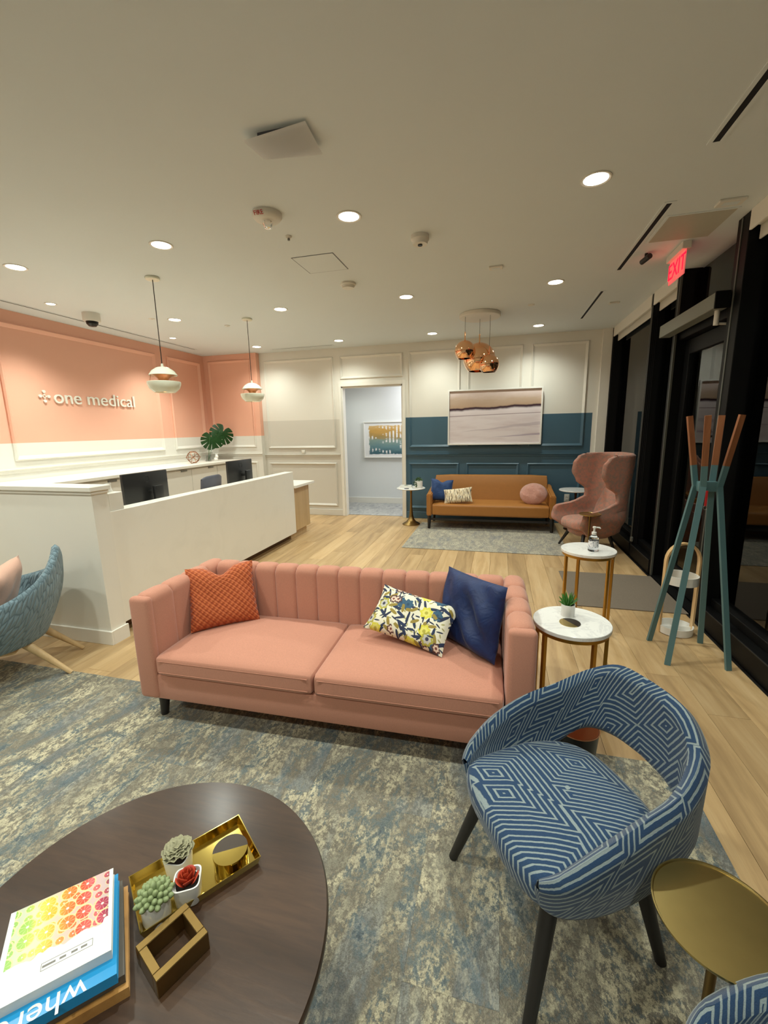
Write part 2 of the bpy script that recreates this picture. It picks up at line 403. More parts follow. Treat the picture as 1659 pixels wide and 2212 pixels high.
def mk_maze():
    t = T('navy_maze_chenille'); x, y, z = t.sep(t.coord('UV'))
    wob = t.m('MULTIPLY', t.m('SUBTRACT', t.noise(t.coord('UV'), 55, 2), .5), .0035)
    X = t.m('ADD', t.m('ADD', x, t.m('MULTIPLY', y, .55)), wob); Y = t.m('ADD', t.m('MULTIPLY', y, .9), wob)
    d = t.vor(t.comb(X, Y), 4.4, .85, 'CHEBYCHEV')['Distance']
    s = t.m('FRACT', t.m('MULTIPLY', d, 13.5))
    tri = t.m('ABSOLUTE', t.m('SUBTRACT', s, .5))
    ln = t.step(tri, .31, .36)
    fz = t.noise(t.coord('UV'), 420, 2)
    base = t.mix(fz, rgb(20, 42, 74), rgb(42, 74, 108)); line = t.mix(fz, rgb(108, 124, 130), rgb(158, 168, 168))
    t.bump(t.m('ADD', t.m('MULTIPLY', ln, -.6), t.m('MULTIPLY', fz, .3)), .6, .004)
    return t.done(t.mix(ln, base, line), .92, sheen=.25)
MAZE = mk_maze()
def mk_floral():
    t = T('botanical_print'); uv = t.coord('UV')
    col = rgb(226, 220, 198)
    def motif(scale, off, rnd, fn):
        nonlocal col
        p = t.v('ADD', uv, off); o = t.vor(p, scale, rnd); d = t.v('SCALE', t.v('SUBTRACT', p, o['Position']), scale)
        c = t.sep(o['Color']); ang = t.m('MULTIPLY', c[0], 6.283); dx, dy, _ = t.sep(d)
        ca, sa = t.m('COSINE', ang), t.m('SINE', ang)
        rx = t.m('ADD', t.m('MULTIPLY', dx, ca), t.m('MULTIPLY', dy, sa)); ry = t.m('SUBTRACT', t.m('MULTIPLY', dy, ca), t.m('MULTIPLY', dx, sa))
        col = fn(col, rx, ry, c)
    def ell(rx, ry, a, b):
        return t.m('LESS_THAN', t.m('ADD', t.m('POWER', t.m('DIVIDE', rx, a), 2.0), t.m('POWER', t.m('DIVIDE', ry, b), 2.0)), 1.0)
    def leaf(c_, a=.46, b=.15, p=.0):
        def f(col_, rx, ry, c): return t.mix(t.m('MULTIPLY', ell(rx, ry, a, b), t.m('GREATER_THAN', c[1], p)), col_, c_)
        return f
    def flower(c1, c2, c3, R, p):
        def f(col_, rx, ry, c):
            rr = t.m('SQRT', t.m('ADD', t.m('MULTIPLY', rx, rx), t.m('MULTIPLY', ry, ry))); an = t.m('ARCTAN2', ry, rx)
            rad = t.m('MULTIPLY_ADD', t.m('COSINE', t.m('MULTIPLY', an, 7.0)), R*.12, R); on = t.m('GREATER_THAN', c[1], p)
            k = t.mix(t.m('MULTIPLY', t.m('LESS_THAN', rr, rad), on), col_, c1)
            k = t.mix(t.m('MULTIPLY', t.m('LESS_THAN', rr, t.m('MULTIPLY', rad, .66)), on), k, c2)
            return t.mix(t.m('MULTIPLY', t.m('LESS_THAN', rr, R*.28), on), k, c3)
        return f
    motif(30, (.31, .11, 0), .9, leaf(rgb(168, 162, 104), .34, .12, .35))
    motif(15, (.71, .41, 0), 1.0, leaf(rgb(38, 52, 82), .62, .13, .15))
    motif(17, (.13, .77, 0), 1.0, leaf(rgb(42, 50, 76), .60, .12, .3))
    motif(11, (.43, .57, 0), 1.0, flower(rgb(54, 88, 114), rgb(58, 92, 118), rgb(46, 74, 100), .34, .72))
    motif(19, (.93, .17, 0), 1.0, leaf(rgb(150, 130, 60), .55, .18, .6))
    motif(10, (.53, .23, 0), 1.0, flower(rgb(214, 204, 70), rgb(222, 214, 110), rgb(178, 168, 66), .34, .62))
    motif(11, (.29, .93, 0), 1.0, flower(rgb(92, 60, 56), rgb(224, 200, 180), rgb(126, 72, 62), .27, .66))
    motif(9, (.83, .07, 0), 1.0, flower(rgb(172, 164, 70), rgb(192, 190, 178), rgb(62, 60, 84), .33, .72))
    motif(24, (.17, .37, 0), 1.0, leaf(rgb(44, 50, 72), .5, .10, .55))
    return t.done(col, .85)
FLORAL = mk_floral()
GLASS = (lambda t: (lambda tr, gl, fr, mx, out: (t.put(gl.inputs['Roughness'], 0.0), t.put(fr.inputs['IOR'], 1.52), tr.inputs[0].__setattr__('default_value', (.82, .85, .86, 1)),
        t.t.links.new(fr.outputs[0], mx.inputs[0]), t.t.links.new(tr.outputs[0], mx.inputs[1]), t.t.links.new(gl.outputs[0], mx.inputs[2]), t.t.links.new(mx.outputs[0], out.inputs[0]), t.mat)[-1])(
        t.n('ShaderNodeBsdfTransparent'), t.n('ShaderNodeBsdfGlossy'), t.n('ShaderNodeFresnel'), t.n('ShaderNodeMixShader'), t.t.nodes['Material Output']))(T('window_glass'))
CLEAR = flat('clear_plastic', rgb(240, 242, 244), .03, trans=1.0, ior=1.3, var=.0)
def emis(name, c, s): 
    t = T(name); return t.done(c, .5, emit=c, estr=s)
LENS = emis('lit_lens', (1.0, .93, .80, 1), 14.0)
EXITR = emis('exit_red', (1.0, .0, .02, 1), 2.6)
EXITP = emis('exit_panel_red', (1.0, .16, .15, 1), .55)
BULB = emis('warm_bulb', (1.0, .55, .2, 1), 2.5)
# ================================================================ THE SETTING
def struct(name, bm, mat, label=None, cat=None, parent=None, smooth=0):
    o = obj(name, bm, mat, parent, smooth=smooth); o['kind'] = 'structure'
    if not parent: tag(o, label, cat)
    return o
# ---- floor and planks
fl = struct('floor', box(NB(), LEFT-.1, WIN+.15, FRONT, BACK+.12, -.1, -.012), BLACKW, 'oak plank floor of the lobby', 'floor')
PW, GAP = .186, .0007
xi = 0; x = WIN-.03; rp = random.Random(3)
while x > LEFT:
    y = BACK-(rp.uniform(.2, 1.8))
    cuts = [BACK+.1]
    while y > FRONT: cuts.append(y); y -= rp.uniform(1.3, 2.1)
    cuts.append(FRONT)
    for a, b in zip(cuts, cuts[1:]):
        L = a-b
        bm = box(NB(), -PW/2+GAP, PW/2-GAP, -L/2+GAP, L/2-GAP, -.012, 0, .0008, 1)
        obj('plank', bm, OAK, fl, (x-PW/2, (a+b)/2, 0), smooth=0)
    x -= PW
struct('floor_hall', box(NB(), -4.0, .6, BACK+.12, 9.4, -.1, .002), HALLC, 'grey flecked carpet floor of the hallway beyond the doorway', 'floor')
struct('ceiling', box(NB(), LEFT-.1, WIN+.35, FRONT, BACK+.12, CEIL, CEIL+.1), CEILM, 'flat off-white plasterboard ceiling', 'ceiling')
struct('ceiling_hall', box(NB(), -4.0, .6, BACK+.12, 9.4, 2.5, 2.6), CEILM, 'ceiling of the hallway beyond the doorway', 'ceiling')
# ---- walls
DX0, DX1, DZ = -2.495, -1.478, 2.135        # doorway
bw = box(NB(), -4.0, DX0, BACK, BACK+.12, 0, CEIL); box(bw, DX1, WIN+.35, BACK, BACK+.12, 0, CEIL); box(bw, DX0, DX1, BACK, BACK+.12, DZ, CEIL)
wb = struct('wall_back', bw, P_BACK, 'panelled back wall, white over grey and slate blue paint', 'wall')
ob = box(NB(), LEFT-.1, -3.95, SEC, BACK+.12, 0, CEIL)
wo = struct('wall_back_orange', ob, P_ORANGE, 'narrow orange panelled wall section beside the white panelling', 'wall')
wl = struct('wall_left', box(NB(), LEFT-.1, LEFT, FRONT, SEC, 0, CEIL), P_ORANGE, 'orange over white panelled wall behind the reception desk', 'wall')
struct('wall_front', box(NB(), LEFT-.1, WIN+.15, FRONT-.1, FRONT, 0, CEIL), WHITE, 'plain white wall behind the viewer', 'wall')
struct('wall_hall_back', box(NB(), -4.0, .6, 8.14, 8.24, 0, 2.6), HALLP, 'pale blue-white hallway wall seen through the doorway', 'wall')
struct('wall_hall_left', box(NB(), -4.1, -4.0, BACK+.12, 8.2, 0, 2.6), HALLP, 'left end wall of the hallway', 'wall')
struct('wall_hall_right', box(NB(), .6, .7, BACK+.12, 8.2, 0, 2.6), HALLP, 'right end wall of the hallway', 'wall')
struct('baseboard_hall', box(NB(), -4.0, .6, 8.125, 8.14, 0, .11), WHITE, 'white baseboard along the hallway wall', 'baseboard')
struct('wall_pilaster', box(NB(), 1.345, WIN-.005, 6.775, BACK, 0, CEIL), WHITE, 'white corner pilaster between blue panelling and black window frame', 'wall')
def moulding(axis, wall, a0, a1, z0, z1, mat, parent, w_=.042, d=.022, name='panel_moulding'):
    """picture-frame moulding on a wall; axis 'y' = wall facing -y, 'x' = wall facing +x"""
    prof = [(0, 0), (0, d*.55), (w_*.28, d), (w_*.5, d*.75), (w_*.8, d*.35), (w_, 0)]
    bm = NB(); rings = []
    for (sa, sz, ca, cz) in ((1, 1, a0, z0), (-1, 1, a1, z0), (-1, -1, a1, z1), (1, -1, a0, z1)):
        ring = []
        for o_, h in prof:
            a, z = ca+sa*o_, cz+sz*o_
            ring.append(bm.verts.new((a, wall-h, z) if axis == 'y' else (wall+h, a, z)))
        rings.append(ring)
    for i in range(4):
        r0, r1 = rings[i], rings[(i+1) % 4]
        for j in range(len(prof)-1): bm.faces.new((r0[j], r1[j], r1[j+1], r0[j+1]))
    bmesh.ops.recalc_face_normals(bm, faces=bm.faces)
    return obj(name, bm, mat, parent, smooth=25)
def rail(axis, wall, a0, a1, z, mat, parent, name='chair_rail', h=.04, d=.026):
    prof = [(0, -h*.6), (d*.4, -h*.5), (d*.5, 0), (d, h*.25), (d, h*.45), (0, h*.5)]
    bm = NB(); R_ = [[bm.verts.new((a, wall-p, z+q) if axis == 'y' else (wall+p, a, z+q)) for p, q in prof] for a in (a0, a1)]
    for j in range(len(prof)-1): bm.faces.new((R_[0][j], R_[1][j], R_[1][j+1], R_[0][j+1]))
    bm.faces.new(R_[0]); bm.faces.new(R_[1][::-1]); bmesh.ops.recalc_face_normals(bm, faces=bm.faces)
    return obj(name, bm, mat, parent, smooth=0)
for a0, a1 in ((-3.87, -2.62), (-1.375, -.585), (-.475, .315), (.43, 1.185)):
    moulding('y', BACK, a0, a1, 1.15, 2.605, P_BACK, wb); moulding('y', BACK, a0, a1, .165, .905, P_BACK, wb)
moulding('y', BACK, -2.505, -1.47, 2.25, 2.605, P_BACK, wb)
rail('y', BACK, -3.95, -2.55, 1.03, P_BACK, wb); rail('y', BACK, -1.42, 1.345, 1.03, P_BACK, wb)
struct('baseboard_back_left', box(NB(), -3.95, -2.54, BACK-.016, BACK, 0, .11, .004, 1), P_BACK, 'grey-white baseboard below the grey panelling', 'baseboard')
struct('baseboard_back_right', box(NB(), -1.43, 1.345, BACK-.016, BACK, 0, .11, .004, 1), P_BACK, 'slate blue baseboard below the blue panelling', 'baseboard')
moulding('y', SEC, LEFT+.09, -4.05, 1.18, 2.64, P_ORANGE, wo); rail('y', SEC, LEFT, -3.95, 1.055, P_ORANGE, wo); moulding('y', SEC, LEFT+.09, -4.05, .3, .93, P_ORANGE, wo)
for a0, a1 in ((5.84, 6.60), (3.44, 5.60), (1.0, 3.24)):
    moulding('x', LEFT, a0, a1, 1.19, 2.61, P_ORANGE, wl, .05, .03)
rail('x', LEFT, FRONT, SEC, 1.085, P_ORANGE, wl, h=.05)
# doorway casing
dc = box(NB(), -2.54, DX0, BACK-.022, BACK+.0, 0, 2.2, .003, 1); box(dc, DX1, -1.43, BACK-.022, BACK, 0, 2.2, .003, 1); box(dc, DX0, DX1, BACK-.022, BACK, DZ, 2.2, .003, 1)
box(dc, DX0-.002, DX0+.02, BACK, BACK+.12, 0, DZ); box(dc, DX1-.02, DX1+.002, BACK, BACK+.12, 0, DZ); box(dc, DX0, DX1, BACK, BACK+.12, DZ-.02, DZ+.002)
struct('door_2', dc, WHITE, 'white cased doorway opening to the hallway', 'doorway')
# ---- window wall
GL = 1.58
FRAMEM = flat('black_frame', rgb(9, 9, 10), .5, 0.0, var=.1, spec=.18)
DARKG = flat('dark_groove', rgb(40, 40, 42), .5, .2)
JEDGE = flat('dark_aluminium', rgb(92, 94, 88), .5, .3, var=.05)
def mull(t, y0, y1, x0=WIN, z1=CEIL, groove=True, name='mullion'):
    m_ = obj(name, box(NB(), x0, GL+.05, y0, y1, 0, z1, .003, 1), FRAMEM, t, smooth=0)
def bay(t, y0, y1, sill=True, top=True):
    if sill:
        obj('sill', box(NB(), WIN-.008, GL+.05, y0, y1, 0, .140, .003, 1), FRAMEM, t, smooth=0)
        obj('sill_lip', box(NB(), WIN-.011, WIN-.006, y0, y1, .134, .1415), DARKG, t, smooth=0)
        obj('bottom_rail', box(NB(), GL-.05, GL+.05, y0, y1, .14, .20, .003, 1), FRAMEM, t, smooth=0)
    if top: obj('top_rail', box(NB(), GL-.05, GL+.05, y0, y1, CEIL-.06, CEIL, .003, 1), FRAMEM, t, smooth=0)
win = thing('window_1', 'black framed floor-to-ceiling window beside the pink wing chair', 'window', kind='structure')
mull(win, 6.745, 6.785); bay(win, 5.23, 6.745)
obj('pane', box(NB(), GL-.004, GL+.004, 5.22, 6.75, .19, CEIL-.05), GLASS, win, smooth=0)
m = thing('window_2', 'narrow black framed sidelight window left of the glass door', 'window', kind='structure')
mull(m, 5.17, 5.23)
for xx in (1.485, 1.50, 1.515): obj('groove', box(NB(), xx, xx+.002, 5.167, 5.171, .02, CEIL-.1), DARKG, m, smooth=0)
bay(m, 4.56, 5.17)
obj('pane', box(NB(), GL-.004, GL+.004, 4.55, 5.18, .19, CEIL-.05), GLASS, m, smooth=0)
d1 = thing('door_1', 'black framed glass entrance door with grey operator box', 'door', kind='structure')
mull(d1, 4.5, 4.56, name='jamb', groove=False); mull(d1, 3.53, 3.59, name='jamb', groove=False)
for yy in (4.497, 3.527): obj('jamb_edge', box(NB(), WIN-.004, WIN+.012, yy-.004, yy+.012, 0, CEIL-.01), JEDGE, d1, smooth=0)
obj('header', box(NB(), WIN+.03, GL+.05, 3.59, 4.50, 2.16, 2.3, .004, 1), FRAMEM, d1, smooth=0)
lx0, lx1 = 1.557, 1.603
leaf = box(NB(), lx0, lx1, 3.595, 3.69, .02, 2.15, .003, 1); box(leaf, lx0, lx1, 4.40, 4.495, .02, 2.15, .003, 1); box(leaf, lx0, lx1, 3.69, 4.40, .02, .2, .003, 1); box(leaf, lx0, lx1, 3.69, 4.40, 2.03, 2.15, .003, 1)
lf = obj('door_leaf', leaf, FRAMEM, d1, smooth=0)
obj('pane', box(NB(), 1.576, 1.584, 3.68, 4.41, .19, 2.04), GLASS, lf, smooth=0)
hd = NB(); tube(hd, [(1.51, 3.74, .8), (1.51, 3.74, 1.4)], .012); tube(hd, [(1.57, 3.70, .85), (1.51, 3.74, .85)], .008); tube(hd, [(1.57, 3.70, 1.35), (1.51, 3.74, 1.35)], .008)
obj('pull_handle', hd, FRAMEM, lf)
obj('transom_pane', box(NB(), GL-.004, GL+.004, 3.58, 4.51, 2.29, CEIL-.05), GLASS, d1, smooth=0); obj('threshold', box(NB(), WIN, GL+.05, 3.59, 4.5, -.01, .008), FRAMEM, d1, smooth=0)
obj('operator_box', box(NB(), 1.375, WIN-.005, 3.56, 4.60, 2.205, 2.305, .004, 1), flat('grey_enamel', rgb(120, 122, 112), .4, var=.02), d1, smooth=0)
obj('operator_end_cap', box(NB(), 1.374, WIN-.005, 3.548, 3.561, 2.2, 2.31, .003, 1), FRAMEM, d1, smooth=0)
am = NB(); tube(am, [(1.43, 3.64, 2.21), (1.43, 3.64, 2.11)], .016); tube(am, [(1.43, 3.64, 2.12), (1.57, 3.66, 2.115)], .008); obj('operator_arm', am, PLASTW, d1)
m3 = thing('window_3', 'tall black framed window with low black sill behind the coat stand', 'window', kind='structure')
mull(m3, 3.44, 3.53); bay(m3, .6, 3.44)
obj('pane', box(NB(), GL-.004, GL+.004, .59, 3.45, .19, CEIL-.05), GLASS, m3, smooth=0)
m4 = thing('window_4', 'tall black framed window past the near edge of the view', 'window', kind='structure')
mull(m4, .54, .6); bay(m4, FRONT, .54)
obj('pane', box(NB(), GL-.004, GL+.004, FRONT, .55, .19, CEIL-.05), GLASS, m4, smooth=0)
# white shade pockets
for i, (ya, yb, lab) in enumerate(((5.235, 6.74, 'white shade fascia above the window by the wing chair'), (4.565, 5.165, 'short white shade fascia beside the door transom'), (FRONT, 3.43, 'long white shade fascia at the top right of the view'))):
    b = box(NB(), WIN-.005, WIN+.01, ya, yb, CEIL-.12, CEIL, .002, 1); box(b, WIN+.01, WIN+.06, ya, yb, CEIL-.012, CEIL)
    t_ = struct('trim_%d' % (i+1), b, WHITE, lab, 'trim')
    bm = NB(); tube(bm, [(WIN+.05, ya+.01, CEIL-.07), (WIN+.05, yb-.01, CEIL-.07)], .03, 16); obj('shade_roll', bm, PLASTW, t_)
    obj('hem_bar', box(NB(), WIN+.05, WIN+.062, ya+.01, yb-.01, CEIL-.18, CEIL-.1, .002, 1), PLASTW, t_, smooth=0)
ch = NB()
for dy in (0, .03): tube(ch, [(WIN-.02, 5.12+dy, 2.6), (WIN-.02, 5.12+dy, .22)], .0016, 6)
cc = thing('shade_chain', 'thin grey shade pull chain hanging on the black mullion', 'chain', (WIN-.02, 5.135, .20))
rotz(ch, Matrix.Translation((-(WIN-.02), -5.135, -.20))); obj('chain', ch, GREYAL, cc)
obj('tensioner', box(NB(), -.006, .018, -.018, .018, -.022, .03, .004, 1), GREYAL, cc)
# ---- outside the glass, at night
struct('ground_outside', box(NB(), WIN+.28, 16, -8, 22, -.12, -.02), flat('wet_asphalt', rgb(38, 38, 40), .7, var=.2, vscale=20), 'dark pavement outside the windows', 'ground')
def car(name, label, loc, body, rz):
    t = thing(name, label, 'car', loc, rz, 'cars parked outside the windows')
    prof = [(-2.0, .25), (-2.02, .62), (-1.95, .86), (-1.5, .93), (-1.05, 1.32), (.35, 1.34), (1.0, .93), (1.85, .78), (2.02, .5), (1.98, .25)]
    bm = NB(); A = [bm.verts.new((x, -.8, z)) for x, z in prof]; B = [bm.verts.new((x, .8, z)) for x, z in prof]; n = len(prof)
    bm.faces.new(A); bm.faces.new(B[::-1])
    for i in range(n): bm.faces.new((A[i], B[i], B[(i+1) % n], A[(i+1) % n]))
    bmesh.ops.recalc_face_normals(bm, faces=bm.faces); bmesh.ops.bevel(bm, geom=list(bm.edges), offset=.06, segments=3, affect='EDGES')
    obj('body', bm, body, t)
    for s in (-1, 1):
        g = NB(); prism(g, [(-1.38, .95), (-1.02, 1.26), (.3, 1.28), (.86, .95)], -.01, .01); rotz(g, Matrix.Translation((0, s*.802, 0)) @ Matrix.Rotation(math.pi/2, 4, 'X')); obj('side_window', g, SCREEN, t, smooth=0)
        obj('tail_light', box(NB(), -2.035, -1.85, s*.5-.2, s*.5+.2, .66, .86, .02), emis('tail_'+name+str(s), (.5, .005, .008, 1), .05), t)
        for xx in (-1.25, 1.25):
            wv = NB(); tube(wv, [(xx, s*.68, .3), (xx, s*.82, .3)], .3, 24); obj('wheel', wv, SCREEN, t)
    return t
WCAR = flat('white_car_paint', rgb(210, 208, 200), .2, var=.01); DCAR = flat('silver_car_paint', rgb(96, 96, 98), .25, .3, var=.01)
car('parked_car', 'white car with red tail lights parked outside the glass door', (4.35, 8.2, -.02), WCAR, math.pi/2)
car('parked_car', 'grey car with red tail lights parked outside the near window', (4.3, 3.4, -.02), DCAR, math.pi/2)
lamp = bpy.data.lights.new('added_street_lamp', 'POINT'); lamp.energy = 22; lamp.color = (1, .9, .75); lamp.shadow_soft_size = .15  # added lamp out of view, lights the parked cars dimly
sl = thing('added_street_lamp', 'added unseen street lamp lighting the parked cars', 'lamp post', (6.2, 6.4, -.02))
bm = NB(); tube(bm, [(0,0,0), (0,0,4.2), (-.3,0,4.5), (-.9,0,4.55)], .05, 10); obj('post', bm, BLACKM, sl)
obj('lantern', box(NB(), -1.15, -.75, -.09, .09, 4.45, 4.52, .02), BLACKM, sl)
lo = bpy.data.objects.new('lamp_light', lamp); COL.objects.link(lo); lo.parent = sl; lo.location = Vector((-.95, 0, 4.38))*S
sg = thing('hanging_sign', 'dark sign with pale letters outside the glass door', 'sign', (2.05, 5.35, 2.02), (0, 0, -.72))
obj('panel', box(NB(), -.28, .22, 0, .03, -.2, .2, .004, 1), BLACKM, sg, smooth=0); bm = NB(); tube(bm, [(.24, .015, -2.04), (.24, .015, .2)], .02, 10); obj('post', bm, BLACKM, sg)
SIGNL = emis('sign_letter', (.9, .9, .78, 1), .22)
for s_, z_, h_ in (('al', .06, .15), ('Y', -.08, .13)):
    tb = text_bm(s_, h_, .003); rotz(tb, Matrix.Translation((.0, -.004, z_)) @ Matrix.Rotation(math.pi/2, 4, 'X')); obj('letters', tb, SIGNL, sg, smooth=0)
# ---- half wall + reception desk
hw = struct('wall_half', box(NB(), -4.2, -2.572, 2.203, 2.325, 0, 1.066), WHITE, 'white half wall closing the near end of the reception desk', 'half wall')
cp = box(NB(), -4.22, -2.552, 2.183, 2.34, 1.082, 1.115, .004, 1); obj('cap', cp, QUARTZ, hw)
obj('cap_moulding', box(NB(), -4.21, -2.562, 2.193, 2.332, 1.06, 1.083, .008, 2), WHITE, hw)
bb = box(NB(), -4.2, -2.558, 2.189, 2.2042, 0, .1, .002, 1); box(bb, -2.573, -2.5585, 2.2045, 2.335, 0, .0995)
struct('baseboard_half_wall', bb, WHITE, 'white baseboard around the foot of the half wall', 'baseboard')
# ---- downlights
LIGHTS = []
def downlight(x, y, label, r=.062, watt=SPOT_W, size=2.5, z=CEIL):
    t = thing('downlight', label, 'downlight', (x, y, z), 0, 'recessed downlights in the lobby ceiling')
    lathe_bm = lathe(NB(), [(r, 0), (r+.016, 0), (r+.016, -.004), (r+.010, -.006), (r, -.003)], 36, cap0=False, cap1=False)
    obj('trim_ring', lathe_bm, PLASTW, t)
    obj('lens', disc(NB(), r, -.0025, -.0005, 32), LENS, t, smooth=0)
    l = bpy.data.lights.new('downlight_beam', 'SPOT'); l.energy = watt*S*S; l.color = SPOT_COL; l.spot_size = size; l.spot_blend = 1.0; l.shadow_soft_size = .05
    o = bpy.data.objects.new('beam', l); COL.objects.link(o); o.parent = t; o.location = (0, 0, -.03)
colw = {0.462: 'first from the windows', -0.93: 'second from the windows', -2.31: 'third from the windows', -3.66: 'fourth from the windows'}
rows = {6.28: 'row nearest the panelled back wall', 4.51: 'middle ceiling row', 2.79: 'row over the pink sofa', 1.05: 'added unseen row over the coffee table', -.75: 'added unseen row behind the viewer'}  # last two rows are out of view, added to light the room
for yy, rn in rows.items():
    for xx, cn in colw.items(): downlight(xx, yy, 'lit round recessed downlight, %s, in the %s' % (cn, rn), watt=SPOT_W*(.82 if yy > 6 else (1.16 if yy < 2 else 1.0)))
downlight(-4.35, 3.6, 'small recessed accent downlight near the lettering, left of the dome camera', .038, SPOT_W*1.6, 2.1)
downlight(-4.38, 5.32, 'small recessed accent downlight nearest the orange corner', .038, SPOT_W*1.6, 2.1)
downlight(-4.36, 1.9, 'small recessed accent downlight past the left edge of the view', .038, SPOT_W*1.6, 2.1)
downlight(-2.6, 7.45, 'recessed downlight in the hallway left of the framed painting', .05, SPOT_W*.45, 2.4, 2.5)
HL = bpy.data.lights.new('hall_panel', 'AREA'); HL.energy = 25*S*S; HL.size = .6*S; HL.color = (.95, .97, 1.0)
hp = thing('hall_ceiling_panel', 'square ceiling light panel inside the hallway', 'ceiling light', (-1.2, 7.5, 2.5))
obj('panel', box(NB(), -.3, .3, -.3, .3, -.012, 0, .003, 1), PLASTW, hp, smooth=0)
obj('diffuser', box(NB(), -.28, .28, -.28, .28, -.015, -.011), emis('cool_diffuser', (.95, .97, 1, 1), 1.5), hp, smooth=0)
ho = bpy.data.objects.new('panel_light', HL); COL.objects.link(ho); ho.parent = hp; ho.location = (0, 0, -.03)
# ================================================================ LARGE OBJECTS
def tiles(name, label, cat, x0, x1, y0, y1, tw, tl, mat, th=.006, stag=.5, seed=1):
    t = thing(name, label, cat, (0, 0, 0)); r = random.Random(seed); cache = {}
    obj('backing', box(NB(), x0+.002, x1-.002, y0+.002, y1-.002, .0, .002), SOIL, t, smooth=0)
    nx = max(1, round((x1-x0)/tw)); w_ = (x1-x0)/nx
    for i in range(nx):
        y = y1+(tl*stag if i % 2 else 0)
        while y > y0+1e-6:
            a, b = min(y, y1), max(y-tl, y0); y -= tl
            if a-b < .01: continue
            k = round(a-b, 4)
            if k not in cache:
                bm = box(NB(), -w_/2+.0001, w_/2-.0001, -(a-b)/2+.0001, (a-b)/2-.0001, .002, th, .0006, 1); o = obj('carpet_tile', bm, mat, t, (x0+w_*(i+.5), (a+b)/2, 0), smooth=0); cache[k] = o.data
            else: o = obj('carpet_tile', None, None, t, (x0+w_*(i+.5), (a+b)/2, 0), mesh=cache[k])
    return t
tiles('area_rug', 'large blue-grey and cream patterned carpet-tile rug under the pink sofa', 'rug', -4.2, .795, -2.2, 1.86, .25, 1.0, CARPET)
tiles('area_rug', 'pale grey and cream carpet-tile rug in front of the tan sofa', 'rug', -1.122, .83, 5.02, 6.5, .25, .6, CARPET2, seed=4)
mt = obj('door_mat', box(NB(), -.415, .415, -.44, .44, 0, .008, .003, 1), MATM, None, (1.045, 4.02, 0)); tag(mt, 'grey-brown entrance mat lying inside the glass door', 'mat')
# ---- reception desk
rd = thing('reception_desk', 'long white quartz-fronted reception desk with oak end cabinet', 'reception desk', (-2.6, 2.33, 0))
def R_(x, y, z=0): return (x+2.6, y-2.33, z)
def rbox(name, x0, x1, y0, y1, z0, z1, mat, par=rd, bev=.002, o=(-2.6, 2.33)):
    return obj(name, box(NB(), x0-o[0], x1-o[0], y0-o[1], y1-o[1], z0, z1, bev, 1), mat, par, smooth=0)
rbox('front_panel', -2.72, -2.6, 2.335, 5.15, .1, .92, QUARTZ)
rbox('toe_kick', -2.9, -2.72, 2.335, 5.62, 0, .1, flat('shaded_toe_kick', rgb(112, 84, 58), .6))  # dark brown of the recess shadow put into its colour
rbox('worktop', -3.32, -2.575, 5.152, 5.76, .70, .735, QUARTZ)
rbox('worktop', -3.32, -2.722, 2.335, 5.15, .70, .735, QUARTZ)
cb = rbox('end_cabinet', -3.28, -2.645, 5.155, 5.7, .1, .70, LOAK)
rbox('cabinet_base', -3.24, -2.69, 5.155, 5.66, 0, .1, LOAK)
# credenza
cr = thing('credenza', 'long low white credenza with quartz top along the orange wall', 'credenza', (-4.63, 4.4, 0))
co_ = (-4.63, 4.4)
rbox('top', -4.965, -4.29, 2.33, 6.6, .95, .985, QUARTZ, cr, .002, co_)
rbox('carcass', -4.965, -4.35, 2.35, 6.56, .08, .95, PLASTW, cr, 0, co_)
rbox('plinth', -4.965, -4.4, 2.38, 6.53, 0, .08, SCREEN, cr, 0, co_)
for i in range(7):
    y0 = 2.36+i*.6
    dr = rbox('cabinet_door', -4.35, -4.332, y0+.003, y0+.597, .09, .925, PLASTW, cr, .002, co_)
    rbox('finger_pull', -4.334, -4.322, y0+.38, y0+.5, .905, .93, GREYAL, dr, .001, co_)
# ---- pink channel sofa
SW, SD, SH, AW = 1.895, .656, .67, .112
so = thing('channel_sofa', 'blush pink channel-tufted two-seat sofa in the foreground', 'sofa', (-1.722, 1.578, .0065), .02286)
obj('base_rail', box(NB(), AW*.5, SW-AW*.5, .012, SD-.02, .127, .262, .008, 2), PINK, so)
def channel(L, T_, z0, z1, R=.045, n=14, groove=.014, bulge=.004):
    """one upholstered channel: profile in (d, z) swept along x; d=0 is the seat side"""
    prof = [(0, z0)]+[(R-R*math.cos(a), z1-R+R*math.sin(a)) for a in [math.pi/2*k/6 for k in range(7)]]
    prof += [(T_-R+R*math.sin(a), z1-R+R*math.cos(a)) for a in [math.pi/2*k/6 for k in range(1, 7)]]+[(T_, z0)]
    bm = NB(); rings = []
    c = (T_/2, z0-.2)
    for i in range(n+1):
        s_ = 2*i/n-1; x = L*(i/n); g = groove*abs(s_)**8-bulge*(1-s_*s_)
        if i in (0, n): x = L*(i/n)
        ring = []
        for d, z in prof:
            k = .0 if z == z0 else 1.0
            dx = g if d < T_*.3 else (-g if d > T_*.7 else 0); ring.append(bm.verts.new((x, d+dx*1.0, z-(g*k if z > z1-R else 0))))
        rings.append(ring)
    for a, b in zip(rings, rings[1:]):
        for j in range(len(prof)-1): bm.faces.new((a[j], b[j], b[j+1], a[j+1]))
        bm.faces.new((a[-1], b[-1], b[0], a[0]))
    bm.faces.new(rings[0]); bm.faces.new(rings[-1][::-1]); bmesh.ops.recalc_face_normals(bm, faces=bm.faces)
    return bm
CT = AW-.004
